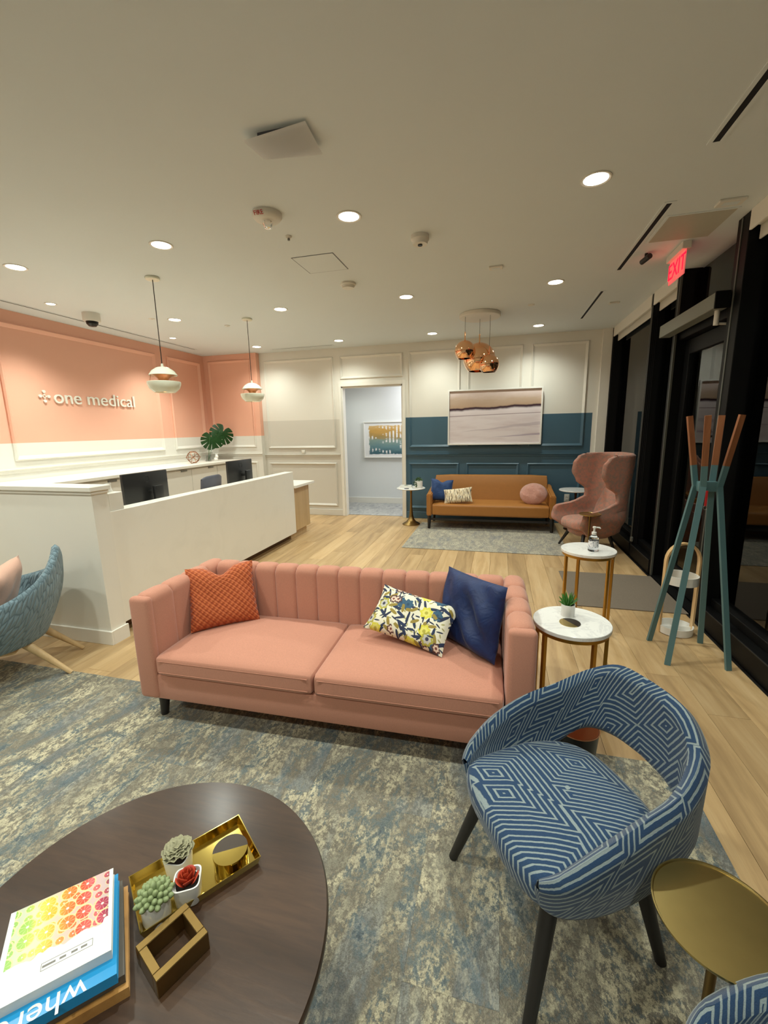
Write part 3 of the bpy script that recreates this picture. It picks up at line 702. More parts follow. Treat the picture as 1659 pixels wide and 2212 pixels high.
for s in (0, 1):
    x0 = 0 if s == 0 else SW-AW
    bm = NB(); box(bm, x0, x0+AW, 0, .05, .127, SH-.006, .022, 4); obj('arm_front', bm, PINK, so)
    obj('arm_panel', box(NB(), (0 if s == 0 else SW-.045), (.045 if s == 0 else SW), .03, SD, .127, SH-.05, .012, 2), PINK, so)
    n = 4; L = (SD-.036)/n
    for i in range(n):
        bm = channel(L, CT, .24, SH+.003, groove=.009, bulge=.002)
        if s == 0: rotz(bm, Matrix.Translation((AW, .036+i*L, 0)) @ Matrix.Rotation(math.pi/2, 4, 'Z'))
        else: rotz(bm, Matrix.Translation((SW-AW, .036+(i+1)*L, 0)) @ Matrix.Rotation(-math.pi/2, 4, 'Z'))
        obj('arm_channel', bm, PINK, so, smooth=50)
n = 13; L = (SW-2*AW)/n
obj('back_panel', box(NB(), .01, SW-.01, SD-.05, SD, .127, SH-.05, .015, 2), PINK, so)
for i in range(n):
    bm = channel(L, CT, .24, SH+.005, groove=.012, bulge=.003); rotz(bm, Matrix.Translation((AW+i*L, SD-AW, 0))); obj('back_channel', bm, PINK, so, smooth=50)
mid = SW/2
for a, b in ((AW+.004, mid-.001), (mid+.001, SW-AW-.004)):
    bm = softbox(NB(), a, b, -.006, SD-AW+.006, .262, .370, .026, .028, 14); c = obj('seat_cushion', bm, PINK, so, smooth=60)
    for zz in (.286, .346):
        bm = NB(); tube(bm, [(a+.022, -.0055, zz), (b-.022, -.0055, zz)], .002, 6); obj('piping', bm, PINK, c)
for xx in (.085, SW-.085):
    for yy in (.07, SD-.07):
        bm = NB(); tube(bm, [(xx, yy, .13), (xx-(.012 if xx < 1 else -.012), yy, 0)], .028, 16, r1=.019); obj('leg', bm, BLACKW, so)
# scatter cushions on it
def cushion(name, label, c, deg, w, h, t, mat, group=None, round_=False, seed=1, wob=.004, pinch=.07, n=22, chop=0.0):
    rz, rx, ry = (math.radians(a) for a in deg)
    M_ = Matrix.Rotation(rz, 4, 'Z') @ Matrix.Rotation(rx, 4, 'X') @ Matrix.Rotation(ry, 4, 'Y')
    o = obj(name, pillow(NB(), w, h, t, n, pinch, round_, wob, seed, chop), mat, None, c, M_.to_euler(), smooth=60)
    return tag(o, label, 'cushion', group)
cushion('cushion', 'burnt orange waffle-knit square cushion at the left end of the pink sofa', (-1.482, 1.985, .545), (39.5, -26, 0), .365, .35, .12, HOUND, 'cushions on the pink sofa', seed=2, pinch=.05, chop=.15)
cushion('cushion', 'cream botanical print lumbar cushion leaning on the navy cushion', (-.397, 1.98, .515), (-9.3, -47.6, 9.3), .44, .26, .10, FLORAL, 'cushions on the pink sofa', seed=3, wob=.003)
cushion('cushion', 'crumpled navy velvet cushion against the right arm of the pink sofa', (-.108, 2.0, .565), (-43.5, -12, -1), .40, .36, .12, VELVET, 'cushions on the pink sofa', seed=5, wob=.017, n=30, pinch=.04)
# ---- tan leather sofa
ts = thing('leather_sofa', 'tan leather three-seat sofa on black legs by the blue wall', 'sofa', (-.1, 6.08, .0065), .012)
W2 = 1.76
bm = softbox(NB(), -W2/2+.075, W2/2-.075, 0, .56, .195, .365, .035, .018, 12); obj('seat', bm, LEATHER, ts)
bm = NB(); a = [(-W2/2+.07, .40), (W2/2-.07, .40)]
softbox(bm, -W2/2+.06, W2/2-.06, .42, .55, .19, .735, .04)
for v in bm.verts: v.co.y += (v.co.z-.3)*.22 if v.co.z > .3 else 0
obj('backrest', bm, LEATHER, ts)
for s in (-1, 1):
    bm = NB(); prism(bm, [(.0, .19), (.62, .19), (.62, .60), (.5, .565), (.0, .505)], -.038, .038)
    rotz(bm, Matrix.Translation((s*(W2/2-.038), 0, 0)) @ Matrix(((0, 0, 1, 0), (1, 0, 0, 0), (0, 1, 0, 0), (0, 0, 0, 1))))
    bmesh.ops.bevel(bm, geom=list(bm.edges), offset=.014, segments=2, affect='EDGES'); obj('arm', bm, LEATHER, ts)
    for yy in (.035, .58):
        bm = NB(); tube(bm, [(s*(W2/2-.04), yy, .192), (s*(W2/2-.035), yy-.01, 0)], .022, square=True, r1=.013); obj('leg', bm, BLACKW, ts, smooth=0)
obj('stretcher', box(NB(), -W2/2+.05, W2/2-.05, .03, .05, .125, .155), BLACKW, ts, smooth=0)
obj('stretcher', box(NB(), -W2/2+.05, W2/2-.05, .56, .58, .125, .155), BLACKW, ts, smooth=0)
cushion('cushion', 'royal blue velvet square cushion at the left end of the tan sofa', (-.79, 6.30, .545), (14, -16, 6), .33, .33, .12, VELVETB, 'cushions on the tan sofa', seed=7, pinch=.06, chop=.12)
cushion('cushion', 'black and cream striped lumbar cushion leaning on the blue one', (-.54, 6.19, .485), (-6, -26, -8), .41, .225, .10, STRIPE, 'cushions on the tan sofa', seed=8)
cushion('cushion', 'round dusty pink plush cushion at the right end of the tan sofa', (.50, 6.29, .515), (-8, -26, 0), .37, .32, .17, FURPINK, 'cushions on the tan sofa', round_=True, seed=9, wob=.010, n=28)
# ---- wing chair
def wing_chair():
    t = thing('wing_chair', 'high-backed rose tweed wing chair by the windows', 'armchair', (1.075, 5.42, .0065), math.radians(202))
    def lerp(z, tab):
        for (a, p), (b, q) in zip(tab, tab[1:]):
            if z <= b: k = (z-a)/(b-a); k = k*k*(3-2*k); return p+(q-p)*k
        return tab[-1][1]
    xf = [(.17, .02), (.24, .20), (.33, .30), (.47, .27), (.53, .0), (.60, -.13), (.68, -.11), (.78, .01), (.90, .07), (1.0, .06), (1.08, .0), (1.11, -.07)]
    hwid = [(.17, .16), (.25, .26), (.4, .315), (.55, .30), (.8, .29), (1.11, .285)]
    xb = [(.17, -.16), (.25, -.26), (.5, -.30), (1.11, -.36)]
    def fn(u, v):
        z = .17+v*(1.105-.17); F_, W_, B_ = lerp(z, xf), lerp(z, hwid), lerp(z, xb)
        s = 2*u-1; a = abs(s); R2 = min(W_*.6, .17); L0 = W_-R2
        La = R2*math.pi/2; Ls = max(.02, F_-(B_+R2)); tot = L0+La+Ls; d = a*tot
        if d < L0: x = B_; y = d
        elif d < L0+La: th = (d-L0)/R2; x = B_+R2-R2*math.cos(th); y = L0+R2*math.sin(th)
        else: x = B_+R2+(d-L0-La); y = W_*(1+.05*(d-L0-La))
        return (x, math.copysign(y, s), z)
    obj('shell', shell(NB(), fn, 56, 36, .05), TWEED, t, smooth=70)
    obj('shell_base', lathe(NB(), [(.02, .16), (.17, .165), (.235, .20), (.25, .26), (.2, .3), (.02, .31)], 32, (.0, 0, 0)), TWEED, t, smooth=70)
    bm = softbox(NB(), -.22, .295, -.265, .265, .255, .36, .05, .02, 10)
    for v in bm.verts:
        if v.co.x > .1: v.co.y *= 1-.55*((v.co.x-.1)/.2)**2
    obj('seat_cushion', bm, TWEED, t, smooth=70)
    bm = softbox(NB(), -.235, -.15, -.2, .2, .36, .72, .045, 0, 8)
    for v in bm.verts: v.co.x += -.28*(v.co.z-.4); v.co.y *= 1-.35*max(0, (v.co.z-.5)/.22)
    obj('back_cushion', bm, TWEED, t, smooth=70)
    for s in (-1, 1):
        for a, b in (((.16, .15), (.235, .235)), ((-.15, .15), (-.2, .2))):
            bm = NB(); tube(bm, [(a[0], s*a[1], .2), (b[0], s*b[1], 0)], .022, 14, r1=.014); obj('leg', bm, BLACKW, t)
    return t
wing_chair()
# ---- blue maze tub chair
def spline(P, t):
    n = len(P)-1; x = min(max(t, 0), .99999)*n; i = int(x); f = x-i
    p0, p1, p2, p3 = P[max(i-1, 0)], P[i], P[i+1], P[min(i+2, n)]
    return [.5*((2*b)+(-a+c)*f+(2*a-5*b+4*c-d)*f*f+(-a+3*b-3*c+d)*f**3) for a, b, c, d in zip(p0, p1, p2, p3)]
def tub_chair(label, loc, rot):
    t = thing('tub_chair', label, 'armchair', loc, rot, 'navy maze-patterned tub chairs')
    #        x      y     top   bottom   (half outline, back centre -> front corner)
    PL = [(-.265, .0, .678, .470), (-.254, .11, .672, .465), (-.215, .192, .618, .440), (-.125, .234, .560, .370), (-.01, .246, .527, .318), (.10, .243, .478, .305), (.19, .225, .418, .305), (.235, .202, .390, .322)]
    def fn(u, v):
        s = 2*u-1; a = abs(s); x, y, top, bot = spline(PL, a)
        z = bot+(top-bot)*v; k = 1+.11*(z-.45)*(1-a*.7)-(.9*(.41-z) if z < .41 else 0)
        return (x*k, math.copysign(y*k, s) if a > 1e-6 else 0.0, z)
    obj('back_band', shell(NB(), fn, 80, 14, (lambda u, v: .046*(1-.5*max(0, (abs(2*u-1)-.7)/.3)**2))), MAZE, t, smooth=70)
    SP = [(-.20, 0), (-.19, .11), (-.135, .19), (-.02, .226), (.11, .224), (.215, .206), (.252, .12), (.258, .0)]
    half = [spline(SP, k/22) for k in range(23)]; out = half+[(x, -y) for x, y in half[::-1][1:-1]]
    bm = NB(); uvl = bm.loops.layers.uv.verify(); n = len(out); rings = []
    for k, z in ((.03, .300), (.75, .296), (.93, .305), (.985, .33), (.995, .365), (.97, .388), (.9, .398), (.6, .408), (.3, .412), (.03, .413)):
        rings.append([bm.verts.new((x*k, y*k, z-.008*max(0, x*k/.25))) for x, y in out])
    for a, b in zip(rings, rings[1:]):
        for j in range(n):
            f = bm.faces.new((a[j], a[(j+1) % n], b[(j+1) % n], b[j]))
            for l in f.loops: l[uvl].uv = (l.vert.co.y*S+3.1, l.vert.co.x*S*1.0+2.2-(.4-min(.4, l.vert.co.z))*S)
    bm.faces.new(rings[0][::-1]); bm.faces.new(rings[-1]); bmesh.ops.recalc_face_normals(bm, faces=bm.faces)
    obj('seat', bm, MAZE, t, smooth=60)
    for (a, b) in (((.165, .165), (.255, .222)), ((-.10, .15), (-.168, .202))):
        for sy in (1, -1):
            bm = NB(); tube(bm, [(a[0], sy*a[1], .312), (b[0], sy*b[1], 0)], .023, 18, r1=.015); obj('leg', bm, BLACKW, t)
    return t
tub_chair('navy and pale grey maze-patterned tub chair in front of the side tables', (.225, 1.165, .0065), math.atan2(-.495, -.868))
tub_chair('navy maze-patterned tub chair cut off at the bottom right corner', (.585, .475, .0065), math.atan2(.0, -1))
# ---- blue-grey lounge chair at the left
def lounge():
    t = thing('lounge_chair', 'quilted blue-grey shell lounge chair with oak legs at the left edge', 'armchair', (-2.96, 1.70, .0065), math.radians(219))
    def fn(u, v):
        s = 2*u-1; a = abs(s); th = s*math.radians(118)
        top = .765-.31*(1-math.exp(-a/.40))/(1-math.exp(-1/.40)); z0 = .24
        k = v; zz = z0+(top-z0)*k
        rr = (.275+.095*math.sin(min(1, k*1.2)*math.pi/2))
        x = -math.cos(th)*rr*1.05-.03*k*(1-a); y = math.sin(th)*rr*1.05
        return (x, y, zz)
    obj('shell', shell(NB(), fn, 56, 18, .04), QUILT, t, smooth=70)
    obj('seat', lathe(NB(), [(.01, .22), (.22, .225), (.30, .26), (.325, .31), (.31, .36), (.17, .385), (.01, .39)], 40, (.02, 0, 0)), QUILT, t, smooth=70)
    obj('seat_frame', box(NB(), -.2, .2, -.2, .2, .19, .225, .02), LOAK, t)
    for sx, sy in ((1, 1), (1, -1), (-1, 1), (-1, -1)):
        bm = NB(); tube(bm, [(sx*.22, sy*.13, .23), (-.435 if sx < 0 else .34, sy*(.17 if sx < 0 else .22), 0)], .026, 16, r1=.015); obj('leg', bm, LOAK, t)
lounge()
cushion('cushion', 'peach linen cushion inside the blue-grey lounge chair', (-2.92, 1.80, .52), (-54, -18, 6), .40, .33, .13, PINKS, None, seed=12)
# ---- coffee table
ct = thing('coffee_table', 'round dark-stained wood coffee table in the foreground', 'coffee table', (-.708, .566, .0065), 0)
obj('table_top', lathe(NB(), [(.30, .362), (.385, .366), (.398, .378), (.40, .392), (.396, .40), (.0, .40)], 96, cap1=False), DARKWOOD, ct, smooth=40)
obj('apron', lathe(NB(), [(.30, .31), (.32, .31), (.32, .364), (.30, .364)], 64, cap0=False, cap1=False), DARKWOOD, ct)
for k in range(4):
    a = math.pi/4+k*math.pi/2; bm = NB(); tube(bm, [(.28*math.cos(a), .28*math.sin(a), .36), (.33*math.cos(a), .33*math.sin(a), 0)], .024, 16, r1=.015); obj('leg', bm, DARKWOOD, ct)
# ---- marble side tables with gold legs
def gold_table(name, label, c, r, h, angs, inlay=None):
    t = thing(name, label, 'side table', (c[0], c[1], 0), 0, 'marble side tables on gold legs')
    obj('marble_top', disc(NB(), r, h-.02, h, 64, bev=.002), MARBLE, t)
    obj('ring_frame', lathe(NB(), [(r-.03, h-.04), (r-.01, h-.04), (r-.01, h-.02), (r-.03, h-.02), (r-.03, h-.04)], 64, cap0=False, cap1=False), GOLD, t, smooth=20)
    for a in angs:
        a = math.radians(a); bm = NB(); p = ((r-.02)*math.cos(a), (r-.02)*math.sin(a))
        tube(bm, [(*p, h-.03), (*p, .012)], .0085, square=True, up=(math.cos(a), math.sin(a), 0)); obj('leg', bm, GOLD, t, smooth=0)
    obj('foot_ring', lathe(NB(), [(r-.03, 0), (r-.01, 0), (r-.01, .014), (r-.03, .014), (r-.03, 0)], 64, cap0=False, cap1=False), GOLD, t, smooth=20)
    return t
gold_table('side_table', 'taller round marble side table with the sanitizer bottle', (.632, 3.16), .178, .60, (200, 238, 335, 20))
g2 = gold_table('side_table', 'lower round marble side table beside the pink sofa arm', (.372, 2.115), .178, .515, (215, 160, 300, 345))
# tulip table
tt = thing('pedestal_table', 'round white-topped brass tulip side table left of the tan sofa', 'side table', (-1.262, 6.36, 0))
obj('table_top', lathe(NB(), [(.02, .538), (.16, .543), (.212, .556), (.217, .562), (.21, .568), (.0, .568)], 56, cap1=False), CERAM, tt)
TULIP = [(.135, 0), (.137, .008), (.12, .022), (.075, .045), (.045, .085), (.03, .14), (.02, .24), (.015, .36), (.014, .47), (.02, .54)]
obj('pedestal', lathe(NB(), TULIP, 40), BRASSD, tt, smooth=60)
t2 = thing('pedestal_table', 'round marble-topped bronze pedestal table behind the wing chair', 'side table', (1.07, 6.42, 0))
obj('table_top', disc(NB(), .222, .552, .57, 56, bev=.004), MARBLE, t2)
obj('pedestal', lathe(NB(), TULIP, 40), flat('bronze', rgb(96, 62, 36), .35, .8), t2, smooth=60)
# small brass drink tables
def drink(label, c, r, h, rb):
    t = thing('drink_table', label, 'side table', (c[0], c[1], .0065 if c[1] < 1 else 0), 0, 'small brass drink tables')
    obj('tray_top', lathe(NB(), [(.01, h-.008), (r-.004, h-.008), (r, h-.002), (r, h+.002), (r-.003, h+.002), (r-.005, h-.001), (0, h-.001)], 64, cap1=False), BRASS, t)
    bm = NB(); tube(bm, [(0, 0, .05), (0, 0, h-.006)], .0095, 16); st = obj('stem', bm, BRASSD, t)
    bm = NB(); tube(bm, [(0, 0, .085), (0, 0, .105)], .016, 18); obj('collar', bm, BRASSD, st)
    obj('base', lathe(NB(), [(rb, 0), (rb, .022), (rb*.9, .03), (rb*.62, .045), (rb*.4, .072), (rb*.32, .088), (0, .09)], 48, cap1=False), MARBLE, t, smooth=50)
drink('brass drink table with marble foot in the bottom right foreground', (.466, .846), .121, .455, .07)
drink('small brass drink table standing in front of the wing chair', (.99, 4.99), .112, .50, .06)
# coat stand
cs = thing('coat_stand', 'teal coat stand with four walnut-tipped splayed legs', 'coat stand', (1.197, 2.92, 0))
feet = [(1.036, 3.071), (1.04, 2.754), (1.349, 3.102), (1.365, 2.765)]; tops = [(1.093, 2.98), (1.14, 2.86), (1.253, 2.97), (1.308, 2.87)]; knees = [(1.15, 2.945), (1.172, 2.895), (1.235, 2.945), (1.255, 2.895)]
for (fx, fy), (tx, ty), (kx, ky) in zip(feet, tops, knees):
    dx, dy = (fx-1.2)/abs(fx-1.2), (fy-2.92)/abs(fy-2.92)
    k = Vector((kx, ky, 1.08)); f0 = Vector((fx, fy, 0)); tp = Vector((1.197+(tx-1.197)*1.0, ty, 1.49))
    km = k.lerp(tp, .30); o_ = Vector((1.197, 2.92, 0))
    bm = NB(); tube(bm, [f0-o_, k-o_, km-o_], (lambda q: (.0155, .008)), square=True, up=(dx, -dy*.2, 0)); l = obj('leg', bm, TEAL, cs, smooth=0)
    bm = NB(); tube(bm, [km-o_, tp-o_], (lambda q: (.0155, .008)), square=True, up=(dx, -dy*.2, 0)); obj('walnut_tip', bm, WALNUT, l, smooth=0)
obj('hub', box(NB(), -.045, .055, -.022, .022, 1.05, 1.11, .006), TEAL, cs)
ht = thing('hanging_tag', 'small red and white tag with a key ring hanging on the coat stand', 'tag', (1.185, 2.87, 1.02))
obj('strap', box(NB(), -.006, .006, -.002, .002, -.05, .04, .001, 1), RED, ht, smooth=0)
bm = NB(); tube(bm, [(.009*math.cos(a*.524), 0, -.06+.012*math.sin(a*.524)) for a in range(13)], .002, 6, cap=False); obj('ring', bm, GREYAL, ht)
# umbrella stand
us = thing('umbrella_stand', 'white umbrella stand with a bent beech handle', 'umbrella stand', (1.25, 3.25, 0), .12)
obj('lower_tray', lathe(NB(), [(.09, 0), (.106, .004), (.108, .055), (.103, .055), (.10, .012), (0, .012)], 40, cap1=False), CERAM, us)
obj('divider', box(NB(), -.1, .1, -.003, .003, .01, .04), CERAM, us)
obj('upper_hoop', lathe(NB(), [(.096, .365), (.104, .365), (.104, .425), (.096, .425), (.096, .365)], 40, cap0=False, cap1=False), CERAM, us, smooth=20)
pts = [(-.106, 0, 0), (-.106, 0, .5)]+[(-.106*math.cos(a*math.pi/12), 0, .52+.125*math.sin(a*math.pi/12)) for a in range(13)]+[(.106, 0, .5), (.106, 0, 0)]
bm = NB(); tube(bm, pts, (lambda q: (.006, .017)), square=True, up=(1, 0, 0)); obj('handle', bm, BEECH, us, smooth=40)
# waste bin
wb2 = thing('waste_bin', 'black round bin with copper lining behind the blue tub chair', 'bin', (.345, 1.685, 0))
obj('outer', lathe(NB(), [(.06, .006), (.062, .006), (.082, .25), (.079, .25), (.058, .01)], 40, cap1=False), BLACKM, wb2)
obj('lining', lathe(NB(), [(.0, .012), (.057, .012), (.0785, .248), (.0835, .253), (.0835, .249)], 40, cap0=False, cap1=False), COPPERI, wb2)
# ================================================================ SMALLER OBJECTS
# ---- wall lettering
ws = thing('wall_sign', 'raised white lettering reading one medical on the orange wall', 'sign', (LEFT, 4.47, 1.86))
SGN = flat('sign_white', rgb(238, 234, 222), .4, var=.01)
MX = Matrix(((0, 0, 1, 0), (1, 0, 0, 0), (0, 1, 0, 0), (0, 0, 0, 1)))          # text xy -> wall yz, depth -> +x
for word, y0, y1 in (('one', 3.965, 4.305), ('medical', 4.390, 5.115)):
    tb = text_bm(word, .2, .007); xs = [v.co.x for v in tb.verts]; zs = [v.co.y for v in tb.verts]; k = (y1-y0)/(max(xs)-min(xs)); ky = .215/.2
    for v in tb.verts: v.co.x = (v.co.x-min(xs))*k; v.co.y = (v.co.y-min(zs))*ky
    rotz(tb, Matrix.Translation((.014, y0-4.47, -.045)) @ MX); obj('word', tb, SGN, ws, smooth=0)
for dy, dz, r in ((0, .052, .0165), (0, -.052, .0165), (.048, 0, .0165), (-.048, 0, .0165), (0, .018, .008), (0, -.018, .008), (.018, 0, .008), (-.018, 0, .008)):
    bm = disc(NB(), r, 0, .014, 20); rotz(bm, Matrix.Translation((.007, -.612+dy, .025+dz)) @ MX); obj('logo_dot', bm, SGN, ws)
# ---- pendants
def pendant(label, x, y):
    t = thing('pendant_lamp', label, 'pendant lamp', (x, y, CEIL), 0, 'pendant lamps over the reception desk')
    obj('ceiling_rose', disc(NB(), .058, -.02, 0, 32, bev=.004), MINTW, t)
    bm = NB(); tube(bm, [(0, 0, -.02), (0, 0, -.71)], .0035, 8); obj('cord', bm, SCREEN, t)
    d = lambda z: z-CEIL
    u = obj('upper_dome', lathe(NB(), [(.009, d(2.045)), (.012, d(2.02)), (.05, d(2.012)), (.09, d(1.985)), (.116, d(1.948)), (.113, d(1.945)), (.085, d(1.978)), (.045, d(2.004)), (.01, d(2.008))], 40, cap0=True, cap1=True), MINTW, t, smooth=40)
    obj('copper_cone', lathe(NB(), [(.105, d(1.952)), (.07, d(1.94)), (.045, d(1.92)), (.035, d(1.895)), (.032, d(1.86))], 32, cap0=False, cap1=False), COPPERI, t)
    obj('lower_bowl', lathe(NB(), [(.128, d(1.885)), (.135, d(1.892)), (.137, d(1.89)), (.136, d(1.87)), (.122, d(1.835)), (.085, d(1.803)), (.08, d(1.803)), (.115, d(1.838)), (.128, d(1.885))], 48, cap0=False, cap1=False), MINTW, t, smooth=40)
    bm = NB(); bmesh.ops.create_uvsphere(bm, u_segments=16, v_segments=10, radius=.028, matrix=Matrix.Translation((0, 0, d(1.835)))); obj('bulb', bm, BULB, t)
    bm = NB()
    for a in (0, 2.09, 4.19): tube(bm, [(.1*math.cos(a), .1*math.sin(a), d(1.955)), (.12*math.cos(a), .12*math.sin(a), d(1.875))], .002, 6)
    obj('spacer_rods', bm, COPPERI, t)
pendant('white split-dome pendant lamp hanging nearest the half wall', -2.85, 3.294)
pendant('white split-dome pendant lamp hanging farther back over the desk', -2.86, 4.737)
# ---- copper globe chandelier
cd = thing('globe_chandelier', 'cluster of three polished copper globes on a white ceiling plate', 'chandelier', (-.25, 5.43, CEIL))
obj('ceiling_plate', disc(NB(), .235, -.042, 0, 64, bev=.006), PLASTW, cd)
def globe(dx, dy, z, r):
    d = z-CEIL
    prof = [(.012, r)]+[(r*math.sin(a), r*math.cos(a)) for a in [math.radians(q) for q in range(8, 141, 6)]]
    pin = [(p[0]*.985, p[1]*.985) for p in prof[::-1]]
    g = obj('globe', lathe(NB(), prof+pin[:-1], 56, (dx, dy, d), cap0=True, cap1=False), COPPER, cd, smooth=60)
    bm = NB(); tube(bm, [(dx, dy, d+r-.003), (dx, dy, d+r+.09)], .008, 12); obj('stem', bm, COPPER, g)
    bm = NB(); tube(bm, [(dx, dy, d+r+.085), (dx, dy, -.025)], .0025, 8); obj('cable', bm, GREYAL, cd)
    bm = NB(); bmesh.ops.create_uvsphere(bm, u_segments=16, v_segments=10, radius=r*.22, matrix=Matrix.Translation((dx, dy, d-r*.1))); obj('bulb', bm, BULB, g)
globe(-.158, -.10, 2.325, .116); globe(.0, .06, 2.25, .186); globe(.12, -.09, 2.16, .113)
# ---- pictures
def mk_art1():
    t = T('misty_landscape_print'); u, v, z = t.sep(t.coord('UV'))
    n = t.noise(t.comb(t.m('MULTIPLY', u, 3.0), t.m('MULTIPLY', v, 5.0)), 1.0, 5, .6); n2 = t.noise(t.comb(t.m('MULTIPLY', u, 5.0), 3.3), 1.0, 3)
    top = t.ramp(t.m('ADD', v, t.m('MULTIPLY', t.m('SUBTRACT', n, .5), .25)), [(.66, rgb(186, 158, 132)), (.82, rgb(196, 172, 152)), (.95, rgb(220, 202, 196))])
    line = t.m('ADD', .655, t.m('ADD', t.m('MULTIPLY', u, .05), t.m('MULTIPLY', t.m('SUBTRACT', n2, .5), .07)))
    d = t.m('SUBTRACT', v, line)
    low = t.mix(t.step(t.noise(t.comb(t.m('MULTIPLY', u, 2.0), t.m('MULTIPLY', v, 9.0)), 1.0, 4), .45, .65), rgb(228, 218, 220), rgb(216, 202, 204))
    mist = t.mix(t.step(d, -.14, -.02), low, rgb(236, 226, 230))
    col = t.mix(t.step(d, -.05, -.012), mist, rgb(66, 46, 56)); col = t.mix(t.step(d, .008, .03), col, top)
    l2 = t.m('ABSOLUTE', t.m('SUBTRACT', v, t.m('ADD', .525, t.m('MULTIPLY', u, .04)))); col = t.mix(t.m('MULTIPLY', t.m('LESS_THAN', l2, .006), .7), col, rgb(120, 92, 100))
    sh = t.m('ABSOLUTE', t.m('SUBTRACT', v, t.m('ADD', t.m('ADD', .2, t.m('MULTIPLY', u, .17)), t.m('MULTIPLY', t.m('SUBTRACT', n2, .5), .05))))
    thick = t.m('MULTIPLY', t.step(u, .1, .95), .03); col = t.mix(t.m('MULTIPLY', t.m('LESS_THAN', sh, thick), .6), col, rgb(190, 176, 184))
    sh2 = t.m('ABSOLUTE', t.m('SUBTRACT', v, t.m('ADD', t.m('ADD', .07, t.m('MULTIPLY', u, .1)), t.m('MULTIPLY', t.m('SUBTRACT', n, .5), .03))))
    thick2 = t.m('MULTIPLY', t.step(u, .45, .98), .018); col = t.mix(t.m('MULTIPLY', t.m('LESS_THAN', sh2, thick2), .7), col, rgb(168, 152, 172))
    return t.done(col, .25)
def mk_art2():
    t = T('amber_teal_abstract_print'); u, v, z = t.sep(t.coord('UV'))
    n = t.noise(t.comb(t.m('MULTIPLY', u, 3.0), t.m('MULTIPLY', v, 8.0)), 1.0, 5, .65); vv = t.m('ADD', v, t.m('MULTIPLY', t.m('SUBTRACT', n, .5), .3))
    col = t.ramp(vv, [(.1, rgb(58, 98, 112)), (.3, rgb(104, 140, 146)), (.48, rgb(136, 158, 150)), (.58, rgb(170, 142, 84)), (.78, rgb(206, 160, 84)), (.95, rgb(222, 190, 132))])
    st = t.m('MULTIPLY', t.step(t.m('SINE', t.m('MULTIPLY', u, 95.0)), -.3, .6), t.step(t.noise(t.comb(t.m('MULTIPLY', u, 2.5), t.m('MULTIPLY', v, 5.0)), 1.0, 3), .5, .56))
    col = t.mix(st, col, rgb(236, 234, 232))
    e = t.noise(t.comb(t.m('MULTIPLY', u, 7.0), t.m('MULTIPLY', v, 7.0), 4.0), 1.0, 3)
    mx = t.m('MAXIMUM', t.m('ABSOLUTE', t.m('SUBTRACT', u, .5)), t.m('ABSOLUTE', t.m('SUBTRACT', v, .5)))
    col = t.mix(t.step(t.m('ADD', mx, t.m('MULTIPLY', t.m('SUBTRACT', e, .5), .08)), .41, .425), col, rgb(234, 234, 234))
    return t.done(col, .3)
def picture(label, x0, x1, z0, z1, y, mat, fw=.018, dp=.035):
    t = thing('framed_picture', label, 'picture', ((x0+x1)/2, y, z0)); w_ = (x1-x0)/2; h = z1-z0
    for nm, b in (('frame_side', (-w_, -w_+fw, 0, h)), ('frame_side', (w_-fw, w_, 0, h)), ('frame_rail', (-w_+fw, w_-fw, 0, fw)), ('frame_rail', (-w_+fw, w_-fw, h-fw, h))):
        obj(nm, box(NB(), b[0], b[1], -dp, 0, b[2], b[3], .002, 1), CERAM, t, smooth=0)
    bm = NB(); uvl = bm.loops.layers.uv.verify()
    box(bm, -w_+fw, w_-fw, -dp*.55, -dp*.2, fw, h-fw)
    for f in bm.faces:
        for l in f.loops: l[uvl].uv = ((l.vert.co.x+w_-fw)/(2*w_-2*fw), (l.vert.co.z-fw)/(h-2*fw))
    obj('print', bm, mat, t, smooth=0)
picture('large white-framed misty landscape print above the tan sofa', -.755, .605, 1.185, 2.005, BACK-.045, mk_art1(), .022, .045)
picture('white-framed amber and teal abstract print on the hallway wall', -2.54, -1.45, .90, 1.59, 8.139, mk_art2())
# ---- desk things
def monitor(label, y, x=-3.0, rz=0.0):
    t = thing('monitor', label, 'monitor', (x, y, .735), rz, 'monitors on the reception desk')
    obj('panel', box(NB(), -.018, .012, -.25, .25, .09, .385, .006), SCREEN, t)
    obj('display', box(NB(), -.020, -.017, -.242, .242, .10, .378), flat('dark_display', rgb(12, 14, 18), .15), t, smooth=0)
    bk = obj('stand_post', box(NB(), .055, .085, -.05+.06, .05+.06, .02, .26, .004), SCREEN, t)
    obj('mount_arm', box(NB(), .012, .06, -.0, .05, .195, .225, .004), SCREEN, t)
    obj('stand_base', box(NB(), -.06, .13, -.07, .15, 0, .02, .006), SCREEN, t)
    bm = NB(); tube(bm, [(.013, .03*math.cos(a*.3927), .325+.03*math.sin(a*.3927)) for a in range(17)], .0025, 6, cap=False); obj('round_emblem', bm, flat('dark_chrome', rgb(60, 60, 60), .3, .6), t)
monitor('black monitor seen from behind, nearest the tissue box', 3.11)
monitor('black monitor seen from behind, at the far end of the desk', 4.53, -2.98)
tb_ = thing('tissue_box', 'white square tissue box with a tissue standing up on the desk ledge', 'tissue box', (-2.66, 2.42, .92))
obj('box', box(NB(), -.052, .052, -.06, .06, 0, .125, .003, 1), PLASTW, tb_, smooth=0)
def tis(u, v): a = (u-.5)*2.6; return (-.01+.03*math.cos(a*2)*v, .05*math.sin(a)*(1-.25*v), .12+.075*v*(1-.35*(2*u-1)**2))
obj('tissue', shell(NB(), tis, 14, 6, .0025), CERAM, tb_, smooth=60)
oc = thing('office_chair', 'grey office chair behind the reception desk', 'office chair', (-3.48, 4.68, 0), .05)
